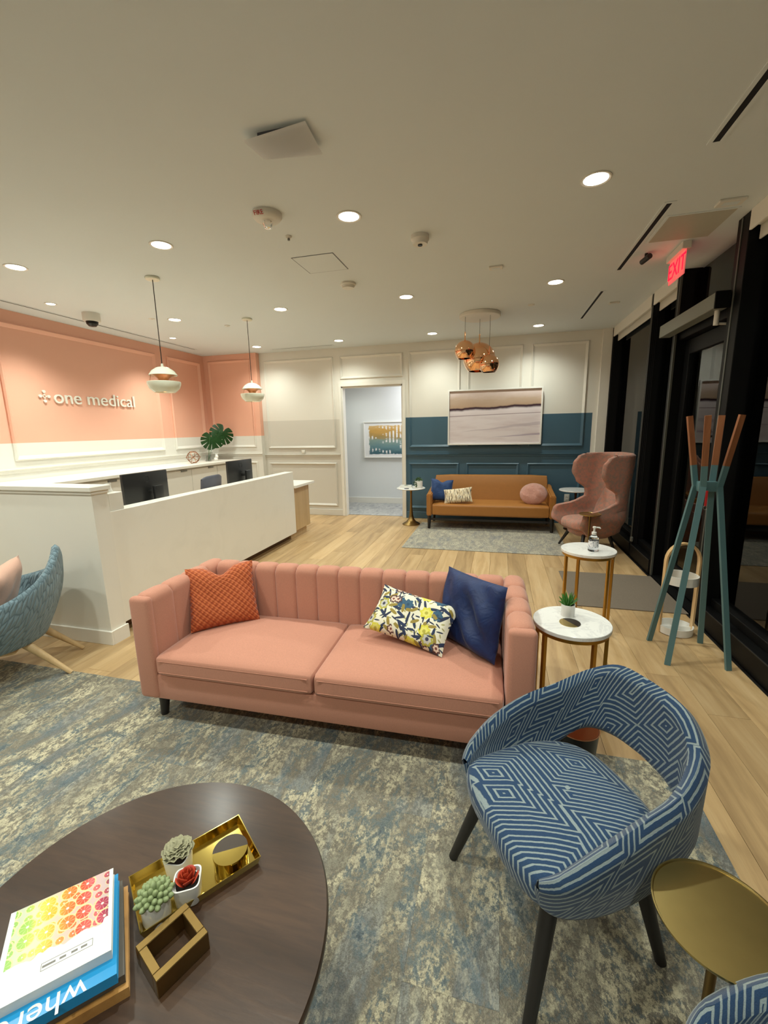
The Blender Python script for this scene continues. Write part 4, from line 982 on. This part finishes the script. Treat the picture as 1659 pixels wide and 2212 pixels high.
def ocb(u, v): a = (u-.5)*1.3; return (.20*math.cos(a)-.2-.02+.04*v, .34*math.sin(a), .50+.41*v-.03*(2*u-1)**4*v)
obj('backrest', shell(NB(), ocb, 16, 10, .025), PLASTG, oc, smooth=60)
obj('seat', softbox(NB(), -.0, .42, -.22, .22, .42, .48, .03, .01), PLASTG, oc)
bm = NB(); tube(bm, [(.2, 0, .08), (.2, 0, .42)], .025, 14); obj('column', bm, SCREEN, oc)
bm = NB(); tube(bm, [(.1, 0, .43), (-.02, 0, .45), (-.03, 0, .62)], .018, 10); obj('back_bar', bm, SCREEN, oc)
for k in range(5):
    a = k*2*math.pi/5; bm = NB(); tube(bm, [(.2, 0, .085), (.2+.27*math.cos(a), .27*math.sin(a), .06)], .02, 10, r1=.014); l = obj('base_arm', bm, SCREEN, oc)
    bm = NB(); bmesh.ops.create_uvsphere(bm, u_segments=12, v_segments=8, radius=.028, matrix=Matrix.Translation((.2+.27*math.cos(a), .27*math.sin(a), .028))); obj('castor', bm, SCREEN, l)
# credenza ornaments
ic = thing('wire_icosahedron', 'copper wire geometric ornament on the white credenza', 'ornament', (-4.55, 5.70, .985))
bm = NB(); tmp = NB(); bmesh.ops.create_icosphere(tmp, subdivisions=1, radius=.105); tmp.verts.ensure_lookup_table()
RI = Matrix.Rotation(.55, 3, 'X') @ Matrix.Rotation(.3, 3, 'Z'); zmin = min((RI @ v.co).z for v in tmp.verts)
for e in tmp.edges: a, b = (RI @ e.verts[0].co, RI @ e.verts[1].co); tube(bm, [a-Vector((0, 0, zmin-.004)), b-Vector((0, 0, zmin-.004))], .004, 6)
obj('wire_frame', bm, flat('dull_copper', rgb(150, 104, 76), .4, .7), ic); tmp.free()
mo = thing('monstera_vase', 'two monstera leaves in a small clear glass vase on the credenza', 'plant', (-4.58, 6.10, .985))
obj('vase', lathe(NB(), [(.0, .0), (.045, 0), (.05, .01), (.05, .11), (.047, .11), (.046, .012), (0, .008)], 28, cap0=False, cap1=False), CLEAR, mo)
LEAFG = (lambda t: t.done(t.mix(t.noise(t.coord(), 20, 3), rgb(26, 66, 30), rgb(62, 106, 52)), .35))(T('monstera_green'))
def monstera(sz):
    bm = NB(); half = []
    for k in range(0, 61):
        a = math.pi*k/60; r = sz*(.62+.30*math.sin(a)**1.0-.10*math.cos(a)); notch = 0
        if .25 < k/60 < .93 and (k % 8) == 4: notch = .55
        if k <= 2: r = sz*.16
        elif k <= 6: r *= .55+.09*(k-2)
        half.append((math.sin(a)*r*(1-notch), -math.cos(a)*r*(1-notch)*1.05))
    pts = half+[(-x, y) for x, y in half[::-1][1:-1]]
    pts = [(x, -y) for x, y in pts]
    c = bm.verts.new((0, 0, .02)); V = [bm.verts.new((x, y, -.9*(x*x)/sz*.35-.25*y*y/sz)) for x, y in pts]; n = len(V)
    for i in range(n):
        try: bm.faces.new((c, V[i], V[(i+1) % n]))
        except ValueError: pass
    ret = bmesh.ops.solidify(bm, geom=list(bm.faces), thickness=.0015)
    bmesh.ops.recalc_face_normals(bm, faces=bm.faces)
    return bm
for (p, sz, e) in (((.03, .10, .36), .205, (math.radians(84), math.radians(-14), math.radians(34))), ((.05, .36, .45), .215, (math.radians(82), math.radians(30), math.radians(40)))):
    obj('leaf', monstera(sz), LEAFG, mo, p, e, smooth=60)
    bm = NB(); tube(bm, [(0, .0, .02), (.0, p[1]*.3, p[2]*.45), (p[0]-.02, p[1]-.02, p[2]+sz*.2)], .0045, 8); obj('stem', bm, LEAFG, mo)
fg = thing('figurine', 'small white animal figurine beside the monstera vase', 'figurine', (-4.47, 6.14, .985))
bm = NB(); softbox(bm, -.03, .03, -.028, .028, 0, .06, .026); b0 = obj('body', bm, CERAM, fg, smooth=60)
bm = NB(); bmesh.ops.create_uvsphere(bm, u_segments=14, v_segments=10, radius=.026, matrix=Matrix.Translation((.012, .01, .075))); obj('head', bm, CERAM, fg)
for s in (-1, 1):
    bm = NB(); tube(bm, [(.01, .01+s*.012, .09), (.006, .012+s*.018, .125)], .009, 8, r1=.004); obj('ear', bm, CERAM, fg)
# wall devices
th = thing('wall_sensor', 'small white wall sensor just above the chair rail on the grey panelling', 'sensor', (-3.22, BACK, 1.095))
obj('cover', box(NB(), -.032, .032, -.018, 0, -.03, .03, .005), PLASTW, th); obj('window', box(NB(), -.012, .012, -.0195, -.017, -.01, .006, .001, 1), CERAM, th, smooth=0)
def outlet(label, x, y, z):
    t = thing('wall_outlet', label, 'outlet', (x, y, z)); obj('plate', box(NB(), -.036, .036, -.006, 0, -.058, .058, .003, 1), PLASTW, t)
    for s in (-1, 1):
        q = obj('socket', box(NB(), -.017, .017, -.008, -.005, s*.026-.014, s*.026+.014, .003, 1), CERAM, t); obj('slots', box(NB(), -.008, -.005, -.009, -.0075, s*.026-.006, s*.026+.006), SCREEN, q, smooth=0)
outlet('white wall outlet under the marble pedestal table by the wing chair', 1.015, BACK, .385)
# ---- things on tables
def book(name, label, loc, rz, w_, d_, h, cover, group, pages=PLASTW):
    t = thing(name, label, 'book', loc, rz, group)
    obj('cover', box(NB(), -w_/2, w_/2, -d_/2, d_/2, h-.003, h), cover, t, smooth=0); obj('back_cover', box(NB(), -w_/2, w_/2, -d_/2, d_/2, 0, .003), cover, t, smooth=0)
    obj('spine', box(NB(), -w_/2, w_/2, -d_/2-.0, -d_/2+.003, .003, h-.003), cover, t, smooth=0)
    obj('pages', box(NB(), -w_/2+.004, w_/2-.004, -d_/2+.003, d_/2-.004, .003, h-.003), pages, t, smooth=0)
    return t
book('book', 'white book lying lower on the brass tulip table', (-1.35, 6.40, .568), .15, .19, .14, .014, CERAM, 'books on the tulip table')
bk = book('book', 'white book with a round green picture, upper on the brass tulip table', (-1.345, 6.405, .582), .05, .17, .125, .014, CERAM, 'books on the tulip table')
obj('round_picture', disc(NB(), .032, .014, .0146, 24), LEAFG, bk, smooth=0)
co = thing('coaster', 'grey round coaster on the brass tulip table', 'coaster', (-1.30, 6.22, .568)); obj('pad', disc(NB(), .035, 0, .005, 24), PLASTG, co); obj('rim', lathe(NB(), [(.033, .005), (.036, .005), (.036, .007), (.033, .007)], 24, cap0=False, cap1=False), GREYAL, co)
pp = thing('potted_plant', 'leafy green plant in a white and grey pot on the tulip table', 'potted plant', (-1.14, 6.34, .568))
obj('pot', lathe(NB(), [(.0, 0), (.055, 0), (.057, .005), (.058, .105), (.052, .105), (.051, .08), (0, .08)], 28, cap0=False, cap1=False), CERAM, pp)
obj('leaf_band', lathe(NB(), [(.0585, .004), (.0595, .06), (.0595, .1), (.0585, .102)], 14, cap0=False, cap1=False, sx=1.0), CERAM, pp)
BUSH = flat('bush_green', rgb(52, 84, 34), .6, var=.35, vscale=60)
rb = random.Random(5); bm = NB()
for k in range(150):
    a, b = rb.uniform(0, 6.28), rb.uniform(0, 1.35); r = .06*rb.uniform(.6, 1); p = Vector((r*math.sin(b)*math.cos(a), r*math.sin(b)*math.sin(a), .10+r*math.cos(b)*.9))
    if k > 110: p = Vector((-.03+rb.uniform(-.03, .02), -.06-rb.uniform(0, .008), rb.uniform(.02, .1)))
    q = Vector((rb.uniform(-1, 1), rb.uniform(-1, 1), rb.uniform(-.3, 1))).normalized()*.016; s = q.orthogonal()*.5
    vs4 = [bm.verts.new(p), bm.verts.new(p+q*.5+s), bm.verts.new(p+q), bm.verts.new(p+q*.5-s)]; bm.faces.new(vs4)
fo = obj('foliage', bm, BUSH, pp, smooth=0); fo['kind'] = 'stuff'
# sanitizer
sb = thing('sanitizer_bottle', 'clear pump bottle of hand sanitizer on the taller marble table', 'bottle', (.652, 3.115, .60))
obj('bottle', lathe(NB(), [(.0, .001), (.03, 0), (.033, .004), (.033, .085), (.03, .098), (.016, .108), (.014, .118)], 28, cap0=False, cap1=True), CLEAR, sb)
obj('gel', lathe(NB(), [(.0, .004), (.029, .004), (.029, .07), (.0, .07)], 28, cap0=False, cap1=False), flat('sanitizer_gel', rgb(244, 246, 250), .02, trans=1.0, ior=1.33, var=0), sb)
obj('label_print', lathe(NB(), [(.0334, .03), (.0334, .075)], 28, cap0=False, cap1=False), (lambda t: t.done(t.mix(t.step(t.noise(t.coord(), 90, 2), .55, .6), rgb(236, 236, 238), rgb(120, 126, 140)), .4))(T('bottle_label')), sb)
pm = obj('pump', lathe(NB(), [(.0, .116), (.016, .116), (.016, .132), (.007, .134), (.006, .158), (.012, .16), (.012, .17), (0, .172)], 20, cap0=False, cap1=False), CERAM, sb)
bm = NB(); tube(bm, [(0, 0, .166), (.032, -.004, .164), (.036, -.004, .158)], .005, 8); obj('nozzle', bm, CERAM, pm)
# spiky succulent + inlay on lower table
def pot_round(t, r, h, mat=CERAM, n=32):
    obj('pot', lathe(NB(), [(0, 0), (r*.92, 0), (r*.96, .003), (r, h), (r*.9, h), (r*.88, h*.8), (0, h*.8)], n, cap0=False, cap1=False), mat, t); obj('soil', disc(NB(), r*.9, h*.74, h*.84, 24), SOIL, t)
sp = thing('potted_succulent', 'spiky green succulent in a white pot on the lower marble table', 'potted plant', (.362, 2.175, .515)); pot_round(sp, .033, .062)
rb = random.Random(9); SPK = flat('spike_green', rgb(74, 128, 52), .5, var=.25, vscale=30)
for k in range(26):
    a = k*2.4; lean = .15+.75*(k/26); L = .075-.02*(k/26)
    d = Vector((math.cos(a)*math.sin(lean), math.sin(a)*math.sin(lean), math.cos(lean))); p0 = Vector((math.cos(a)*.008, math.sin(a)*.008, .05))
    bm = NB(); tube(bm, [p0, p0+d*L*.5, p0+d*L+Vector((0, 0, -.006*lean))], (lambda q: ((.006, .002) if q < .6 else (.0006, .0004))), square=True); obj('leaf', bm, SPK, sp, smooth=40)
cs2 = thing('brass_coaster', 'round brass and grey-bronze coaster lying on the lower marble table', 'coaster', (.36, 2.088, .515), -.55)
def halfdisc(r, z0, z1, s, n=28):
    return prism(NB(), [(r*math.cos(math.pi*k/n), s*r*math.sin(math.pi*k/n)) for k in (range(n+1) if s > 0 else range(n, -1, -1))], z0, z1)
BRZ = flat('grey_bronze', rgb(70, 62, 56), .35, .7)
obj('brass_half', halfdisc(.048, 0, .003, -1), BRASS, cs2, smooth=0); obj('bronze_half', halfdisc(.048, 0, .003, 1), BRZ, cs2, smooth=0)
rotz_ = cs2; rotz_.rotation_euler = (0, 0, math.radians(-55))
# ---- coffee table still life
TZ = .4065
ty = thing('brass_tray', 'rectangular polished gold tray on the coffee table', 'tray', (-.671, .702, TZ), math.radians(53.1))
bm = NB(); L, Wd, hh = .131, .0755, .022
rings = [[bm.verts.new((sx*(L-i), sy*(Wd-i), z)) for sx, sy in ((-1,-1),(1,-1),(1,1),(-1,1))] for i, z in ((.006, 0), (0, hh), (.002, hh), (.009, .003))]
bm.faces.new(rings[0][::-1]); bm.faces.new(rings[3])
for a, b in zip(rings, rings[1:]):
    for j in range(4): bm.faces.new((a[j], a[(j+1) % 4], b[(j+1) % 4], b[j]))
obj('tray', bm, GOLDP, ty, smooth=0); obj('felt_pads', box(NB(), -.1, .1, -.05, .05, -.0005, .0), SOIL, ty, smooth=0)
bx = thing('round_brass_box', 'round brass and grey lidded box on the gold tray', 'box', (-.607, .748, TZ+.003), math.radians(32))
obj('body', disc(NB(), .040, 0, .026, 48), GOLDP, bx); obj('lid_brass_half', halfdisc(.041, .026, .034, -1), GOLDP, bx, smooth=30); obj('lid_grey_half', halfdisc(.041, .026, .034, 1), BRZ, bx, smooth=30)
p1 = thing('potted_succulent', 'pale green jelly-bean succulent in a round white cup on the gold tray', 'potted plant', (-.692, .600, TZ+.003)); pot_round(p1, .03, .055)
SAGE = flat('sage_green', rgb(138, 152, 106), .6, var=.15, vscale=60); rb = random.Random(2)
for k in range(44):
    a = k*2.4; q = math.sqrt(k/44); b = q*1.35; d = Vector((math.sin(b)*math.cos(a), math.sin(b)*math.sin(a), math.cos(b))); p0 = Vector((q*.02*math.cos(a), q*.02*math.sin(a), .052+.014*(1-q)))
    bm = NB(); tube(bm, [p0, p0+d*.008, p0+d*.018, p0+d*.023], (lambda s: .0045 if s < .3 else (.006 if s < .7 else .002)), 8); obj('leaf', bm, SAGE, p1, smooth=60)
def pot_square(t, r, h):
    pts = [(math.copysign(abs(math.cos(a))**.45, math.cos(a)), math.copysign(abs(math.sin(a))**.45, math.sin(a))) for a in [2*math.pi*k/40 for k in range(40)]]
    bm = NB(); rr = []
    for k, z in ((.84, 0), (.87, .002), (1, h), (.9, h), (.86, h*.78)): rr.append([bm.verts.new((x*r*k, y*r*k, z)) for x, y in pts])
    bm.faces.new(rr[0][::-1]); bm.faces.new(rr[-1])
    for a, b in zip(rr, rr[1:]):
        for j in range(40): bm.faces.new((a[j], a[(j+1) % 40], b[(j+1) % 40], b[j]))
    obj('pot', bm, CERAM, t); obj('soil', disc(NB(), r*.86, h*.74, h*.82, 20), SOIL, t)
p2 = thing('potted_succulent', 'red rosette succulent in a square white cup on the gold tray', 'potted plant', (-.652, .652, TZ+.003), math.radians(30)); pot_square(p2, .029, .05)
REDL = (lambda t: t.done(t.mix(t.noise(t.coord(), 30, 2), rgb(150, 40, 30), rgb(206, 78, 40)), .5))(T('red_petal'))
for k in range(14):
    a = k*2.4; q = k/14; r = .004+.020*q; 
    def pf(u, v, a=a, r=r, q=q): s = (u-.5)*2*(.9-.3*q); rad = r*(.6+.5*v); return (rad*math.cos(a+s), rad*math.sin(a+s), .045+.026*v*(1.15-.7*q)-.004*(2*u-1)**2)
    obj('petal', shell(NB(), pf, 8, 4, .0018), REDL, p2, smooth=60)
p3 = thing('potted_succulent', 'ruffled grey-green succulent in a white cup at the back of the gold tray', 'potted plant', (-.712, .695, TZ+.003), math.radians(10)); pot_square(p3, .027, .05)
GRG = flat('grey_green_ruffle', rgb(150, 146, 116), .7, var=.2, vscale=80); rb = random.Random(4)
for k in range(30):
    a = k*2.4; q = math.sqrt(k/30); c_ = Vector((q*.026*math.cos(a), q*.026*math.sin(a), .058+.018*(1-q)+rb.uniform(-.003, .003)))
    def rf(u, v, c_=c_, a=a): th = (u-.5)*3.6+a; r = .012*v; return (c_.x+r*math.cos(th), c_.y+r*math.sin(th), c_.z+.006*v+.0022*math.sin(u*19)*v)
    obj('ruffled_leaf', shell(NB(), rf, 12, 3, .0014), GRG, p3, smooth=60)
# brass link ornament
ln = thing('link_ornament', 'antique brass open square link ornament beside the books', 'ornament', (-.606, .550, TZ), math.radians(66))
def bar(x0, x1, y0, y1, z0, z1, nm): obj(nm, box(NB(), x0, x1, y0, y1, z0, z1, .0012, 1), BRASSD, ln, smooth=0)
bar(-.052, .052, .030, .046, .0, .042, 'long_bar'); bar(-.052, .052, -.046, -.030, .0, .042, 'long_bar'); bar(-.052, -.036, -.030, .030, .0, .042, 'short_bar'); bar(.036, .052, -.030, .030, .0, .042, 'short_bar')
# books on the coffee table
BU = math.radians(45.5)
def mk_citrus():
    t = T('citrus_cover_print'); u, v, z = t.sep(t.coord('Object')); W_ = .178*S
    uu = t.m('ADD', t.m('DIVIDE', u, W_), .5); vv = t.m('DIVIDE', v, W_)
    p = t.comb(uu, vv); cols = [(.0, rgb(120, 178, 76)), (.18, rgb(160, 196, 84)), (.3, rgb(226, 206, 84)), (.42, rgb(240, 176, 40)), (.55, rgb(240, 128, 36)), (.68, rgb(228, 74, 40)), (.8, rgb(222, 92, 96)), (.9, rgb(180, 52, 84)), (1.0, rgb(120, 30, 66))]
    base = rgb(222, 222, 218); hue = t.ramp(t.m('ADD', uu, t.m('MULTIPLY', t.m('SUBTRACT', t.noise(p, 6, 1), .5), .15)), cols)
    zone = t.m('GREATER_THAN', t.m('ADD', vv, t.m('MULTIPLY', t.m('SUBTRACT', t.noise(p, 5, 2), .5), .22)), -.15)
    zone = t.m('MULTIPLY', zone, t.m('LESS_THAN', uu, .96)); zone = t.m('MULTIPLY', zone, t.m('GREATER_THAN', uu, .05))
    col = t.mix(t.m('MULTIPLY', zone, .45), base, t.mix(.35, hue, rgb(150, 70, 50)))
    for sc_, r_ in ((9.0, .40), (5.6, .50)):
        o = t.vor(t.v('ADD', p, (sc_*.13, sc_*.31, 0)), sc_, .3); d = o['Distance']; on = t.m('MULTIPLY', zone, t.m('GREATER_THAN', t.sep(o['Color'])[1], .12))
        an = t.v('SUBTRACT', t.v('ADD', p, (sc_*.13, sc_*.31, 0)), o['Position']); ax, ay, _ = t.sep(an)
        seg = t.step(t.m('COSINE', t.m('MULTIPLY', t.m('ARCTAN2', ay, ax), 9.0)), .88, .98)
        peel = t.mix(.7, hue, rgb(250, 232, 170)); fl_ = t.mix(t.m('MULTIPLY', seg, .45), hue, rgb(250, 236, 200))
        fl_ = t.mix(t.m('LESS_THAN', d, r_*.16), fl_, rgb(250, 240, 214))
        col = t.mix(t.m('MULTIPLY', on, t.m('LESS_THAN', d, r_)), col, peel); col = t.mix(t.m('MULTIPLY', on, t.m('LESS_THAN', d, r_*.84)), col, fl_)
    return t.done(col, .3)
BLUEC = flat('cyan_cover', rgb(28, 146, 206), .3, var=.03); TANC = mk_oak('tan_cover', rgb(150, 104, 52), rgb(178, 128, 68), rgb(196, 150, 88), rnd=False); GREYC = flat('grey_cover', rgb(84, 78, 70), .4)
def at_(u, v, z): c, s = math.cos(BU), math.sin(BU); return (-.806+c*u-s*v, .482+s*u+c*v, z)
YELP = (lambda t: t.done(t.mix(t.step(t.noise(t.v('MULTIPLY', t.coord(), (3.0, 3.0, 400.0)), 8, 2), .4, .6), rgb(216, 206, 160), rgb(226, 196, 84)), .7))(T('yellowed_pages'))
book('book', 'thick tan book at the bottom of the coffee table stack', at_(.008, -.014, TZ), BU, .205, .215, .022, TANC, 'books stacked on the coffee table', GREYC)
book('book', 'book with yellowed page edges, second from the bottom of the stack', at_(.006, -.010, TZ+.022), BU+.02, .196, .205, .019, GREYC, 'books stacked on the coffee table', YELP)
b2 = book('book', 'cyan blue book with large white lettering under the citrus book', at_(.003, -.012, TZ+.041), BU, .186, .214, .022, BLUEC, 'books stacked on the coffee table')
tb = text_bm('where', .052, .0004); rotz(tb, Matrix.Translation((-.02, -.099, .0222)) @ Matrix.Rotation(math.pi, 4, 'Z')); obj('title', tb, CERAM, b2, smooth=0)
b1 = book('book', 'white book with a citrus slice cover on top of the coffee table stack', at_(0, .004, TZ+.063), BU, .178, .182, .02, mk_citrus(), 'books stacked on the coffee table')
INK = flat('grey_ink', rgb(120, 116, 112), .5)
bm = NB(); x0, x1, y0, y1, z = -.022, .058, -.063, -.049, .0202
for q in ((x0, x1, y0, y0+.0008), (x0, x1, y1-.0008, y1), (x0, x0+.0008, y0, y1), (x1-.0008, x1, y0, y1)): box(bm, q[0], q[1], q[2], q[3], .02, z)
for xx in (.045, .03, .012, -.004, -.014): box(bm, xx-.006, xx+.004, y0+.005, y1-.005, .02, z)
rotz(bm, Matrix.Identity(4)); obj('label_print', bm, INK, b1, smooth=0)
# ================================================================ CEILING FITTINGS
def slot(label, x0, x1, y0, y1, z=CEIL):
    cx, cy = (x0+x1)/2, (y0+y1)/2; t = thing('slot_diffuser', label, 'air diffuser', (cx, cy, z), 0, 'linear slot diffusers in the ceiling')
    lx, ly = (x1-x0)/2, (y1-y0)/2; e = .018
    obj('slot', box(NB(), -lx, lx, -ly, ly, -.002, -.0005), flat('slot_black', rgb(14, 14, 20), .8), t, smooth=0)
    for b in ((-lx-e, -lx, -ly-e, ly+e), (lx, lx+e, -ly-e, ly+e), (-lx, lx, -ly-e, -ly), (-lx, lx, ly, ly+e)): obj('flange', box(NB(), *b, -.004, 0), CEILM, t, smooth=0)
slot('dark linear air slot nearest the exit sign', .928, .958, 3.195, 4.344)
slot('dark linear air slot at the top right corner of the view', .925, .955, .9, 2.616)
slot('short dark linear air slot farthest along the window side', .93, .955, 4.937, 6.067)
slot('long thin dark air slot along the top of the orange wall', -4.68, -4.657, 2.3, 6.142)
slot('thin dark air slot in front of the white back wall panels', -3.55, -2.52, 6.55, 6.572)
ap = thing('wireless_access_point', 'square white pillow-shaped device mounted on the ceiling', 'access point', (-.975, 2.03, CEIL), .0)
bm = NB(); n = 12; G = [[bm.verts.new(((i/n-.5)*.30, (j/n-.5)*.19, -.022-.020*max(0, (1-(2*i/n-1)**2)*(1-(2*j/n-1)**2)) - .012*((2*i/n-1)*(2*j/n-1)))) for j in range(n+1)] for i in range(n+1)]
for i in range(n):
    for j in range(n): bm.faces.new((G[i][j], G[i][j+1], G[i+1][j+1], G[i+1][j]))
bmesh.ops.solidify(bm, geom=list(bm.faces), thickness=-.012); bmesh.ops.recalc_face_normals(bm, faces=bm.faces)
obj('cover', bm, flat('bright_white_plastic', rgb(246, 246, 246), .4, var=.01), ap); obj('mount', box(NB(), -.09, .09, -.07, .07, -.022, 0), PLASTG, ap, smooth=0)
fs = thing('fire_strobe', 'white ceiling fire strobe with red FIRE lettering', 'fire alarm', (-1.39, 2.615, CEIL))
obj('base', lathe(NB(), [(.088, 0), (.088, -.018), (.075, -.034), (.04, -.042), (0, -.042)], 40, cap0=False, cap1=False), PLASTW, fs, smooth=40)
obj('lens', lathe(NB(), [(.026, -.04), (.03, -.058), (.02, -.078), (0, -.082)], 20, cap0=False, cap1=False), CLEAR, fs)
tb = text_bm('FIRE', .034, .0008); rotz(tb, Matrix.Translation((-.012, -.083, -.0262)) @ Matrix.Rotation(math.radians(130), 4, 'X')); 
obj('lettering', tb, RED, fs, smooth=0)
def puck(name, label, cat, x, y, r, h, mat=PLASTW, extra=None):
    t = thing(name, label, cat, (x, y, CEIL)); obj('base', lathe(NB(), [(r, 0), (r, -h*.45), (r*.86, -h*.6), (r*.8, -h), (0, -h)], 32, cap0=False, cap1=False), mat, t, smooth=40)
    if extra: obj(*extra, t)
    return t
puck('smoke_detector', 'white round smoke detector beyond the ceiling hatch', 'smoke detector', -1.343, 3.95, .07, .035, extra=('vent_ring', lathe(NB(), [(.05, -.035), (.052, -.042), (.03, -.046), (0, -.046)], 24, cap0=False, cap1=False), PLASTW))
puck('security_camera', 'small white dome security camera between two ceiling downlights', 'camera', -.557, 3.19, .062, .055, extra=('lens', disc(NB(), .016, -.062, -.05, 16), SCREEN))
puck('sprinkler_head', 'small grey sprinkler cap beside the fire strobe', 'sprinkler', -1.408, 2.93, .022, .012, PLASTW, ('pin', disc(NB(), .008, -.026, -.014, 12), GREYAL))
puck('sprinkler_head', 'white sprinkler cap near the farther pendant lamp', 'sprinkler', -3.266, 4.95, .035, .008, PLASTW, ('pin', disc(NB(), .012, -.012, -.006, 12), PLASTW))
puck('sprinkler_head', 'white sprinkler cap near the nearer pendant lamp', 'sprinkler', -3.866, 4.39, .035, .006, PLASTW, ('pin', disc(NB(), .012, -.01, -.005, 12), PLASTW))
puck('sprinkler_head', 'white sprinkler cap right of the copper chandelier', 'sprinkler', .302, 5.22, .035, .01, PLASTW, ('pin', disc(NB(), .012, -.014, -.008, 12), PLASTW))
dm = thing('security_camera', 'white and black dome camera over the orange wall', 'camera', (-4.3, 4.0, CEIL))
obj('housing', lathe(NB(), [(.085, 0), (.085, -.075), (.078, -.085), (.0, -.085)], 32, cap0=False, cap1=False), PLASTW, dm, smooth=40)
obj('dome', lathe(NB(), [(.06, -.084), (.055, -.11), (.035, -.133), (.0, -.14)], 28, cap0=False, cap1=False), BLACKM, dm)
hc = thing('ceiling_hatch', 'square flush access hatch in the ceiling', 'access hatch', (-1.393, 3.445, CEIL))
bm = NB()
for b in ((-.17, .17, -.175, -.170), (-.17, .17, .170, .175), (-.17, -.165, -.17, .17), (.165, .17, -.17, .17)): box(bm, *b, -.0015, 0)
obj('shadow_gap', bm, PLASTG, hc, smooth=0); obj('hatch_door', box(NB(), -.163, .163, -.168, .168, -.003, 0), CEILM, hc, smooth=0)
rv = thing('return_grille', 'pale square ceiling panel above the exit sign', 'ceiling panel', (1.19, 3.59, CEIL))
obj('frame', box(NB(), -.2, .2, -.215, .215, -.004, 0), CEILM, rv, smooth=0); obj('panel', box(NB(), -.185, .185, -.2, .2, -.0055, -.003), flat('grey_panel', rgb(186, 182, 166), .6), rv, smooth=0)
def sq(label, x, y, w_, d_):
    t = thing('ceiling_sensor', label, 'sensor', (x, y, CEIL)); obj('cover', box(NB(), -w_, w_, -d_, d_, -.014, 0, .003, 1), PLASTW, t, smooth=0); obj('window', box(NB(), -w_*.6, w_*.6, -d_*.5, d_*.5, -.0155, -.0135), CEILM, t, smooth=0)
sq('small square white ceiling sensor left of the second air slot', -.062, 3.95, .055, .035)
sq('flat white ceiling box nearest the top right window fascia', 1.29, 3.28, .07, .04)
sq('small flat white ceiling box beside the far window fascia', 1.16, 5.42, .05, .03)
bc = thing('security_camera', 'small black bullet camera on the ceiling beside the exit sign', 'camera', (1.06, 4.02, CEIL))
bm = NB(); tube(bm, [(0, 0, 0), (0, 0, -.03)], .012, 12); obj('mount', bm, BLACKM, bc)
bm = NB(); tube(bm, [(-.015, .045, -.045), (.012, -.05, -.035)], .02, 16); obj('body', bm, BLACKM, bc)
ex = thing('exit_sign', 'red glowing EXIT sign hanging from the ceiling by the windows', 'exit sign', (1.272, 4.0, CEIL))
obj('mount', box(NB(), -.03, .03, -.16, .16, -.05, 0, .004), PLASTW, ex, smooth=0)
obj('acrylic_panel', box(NB(), -.004, .004, -.15, .15, -.215, -.05, .001, 1), EXITP, ex, smooth=0)
tb = text_bm('EXIT', .165, .001); rotz(tb, Matrix.Translation((-.0055, 0, -.132)) @ Matrix(((0, 0, -1, 0), (-1, 0, 0, 0), (0, 1, 0, 0), (0, 0, 0, 1)))); obj('letters', tb, EXITR, ex, smooth=0)
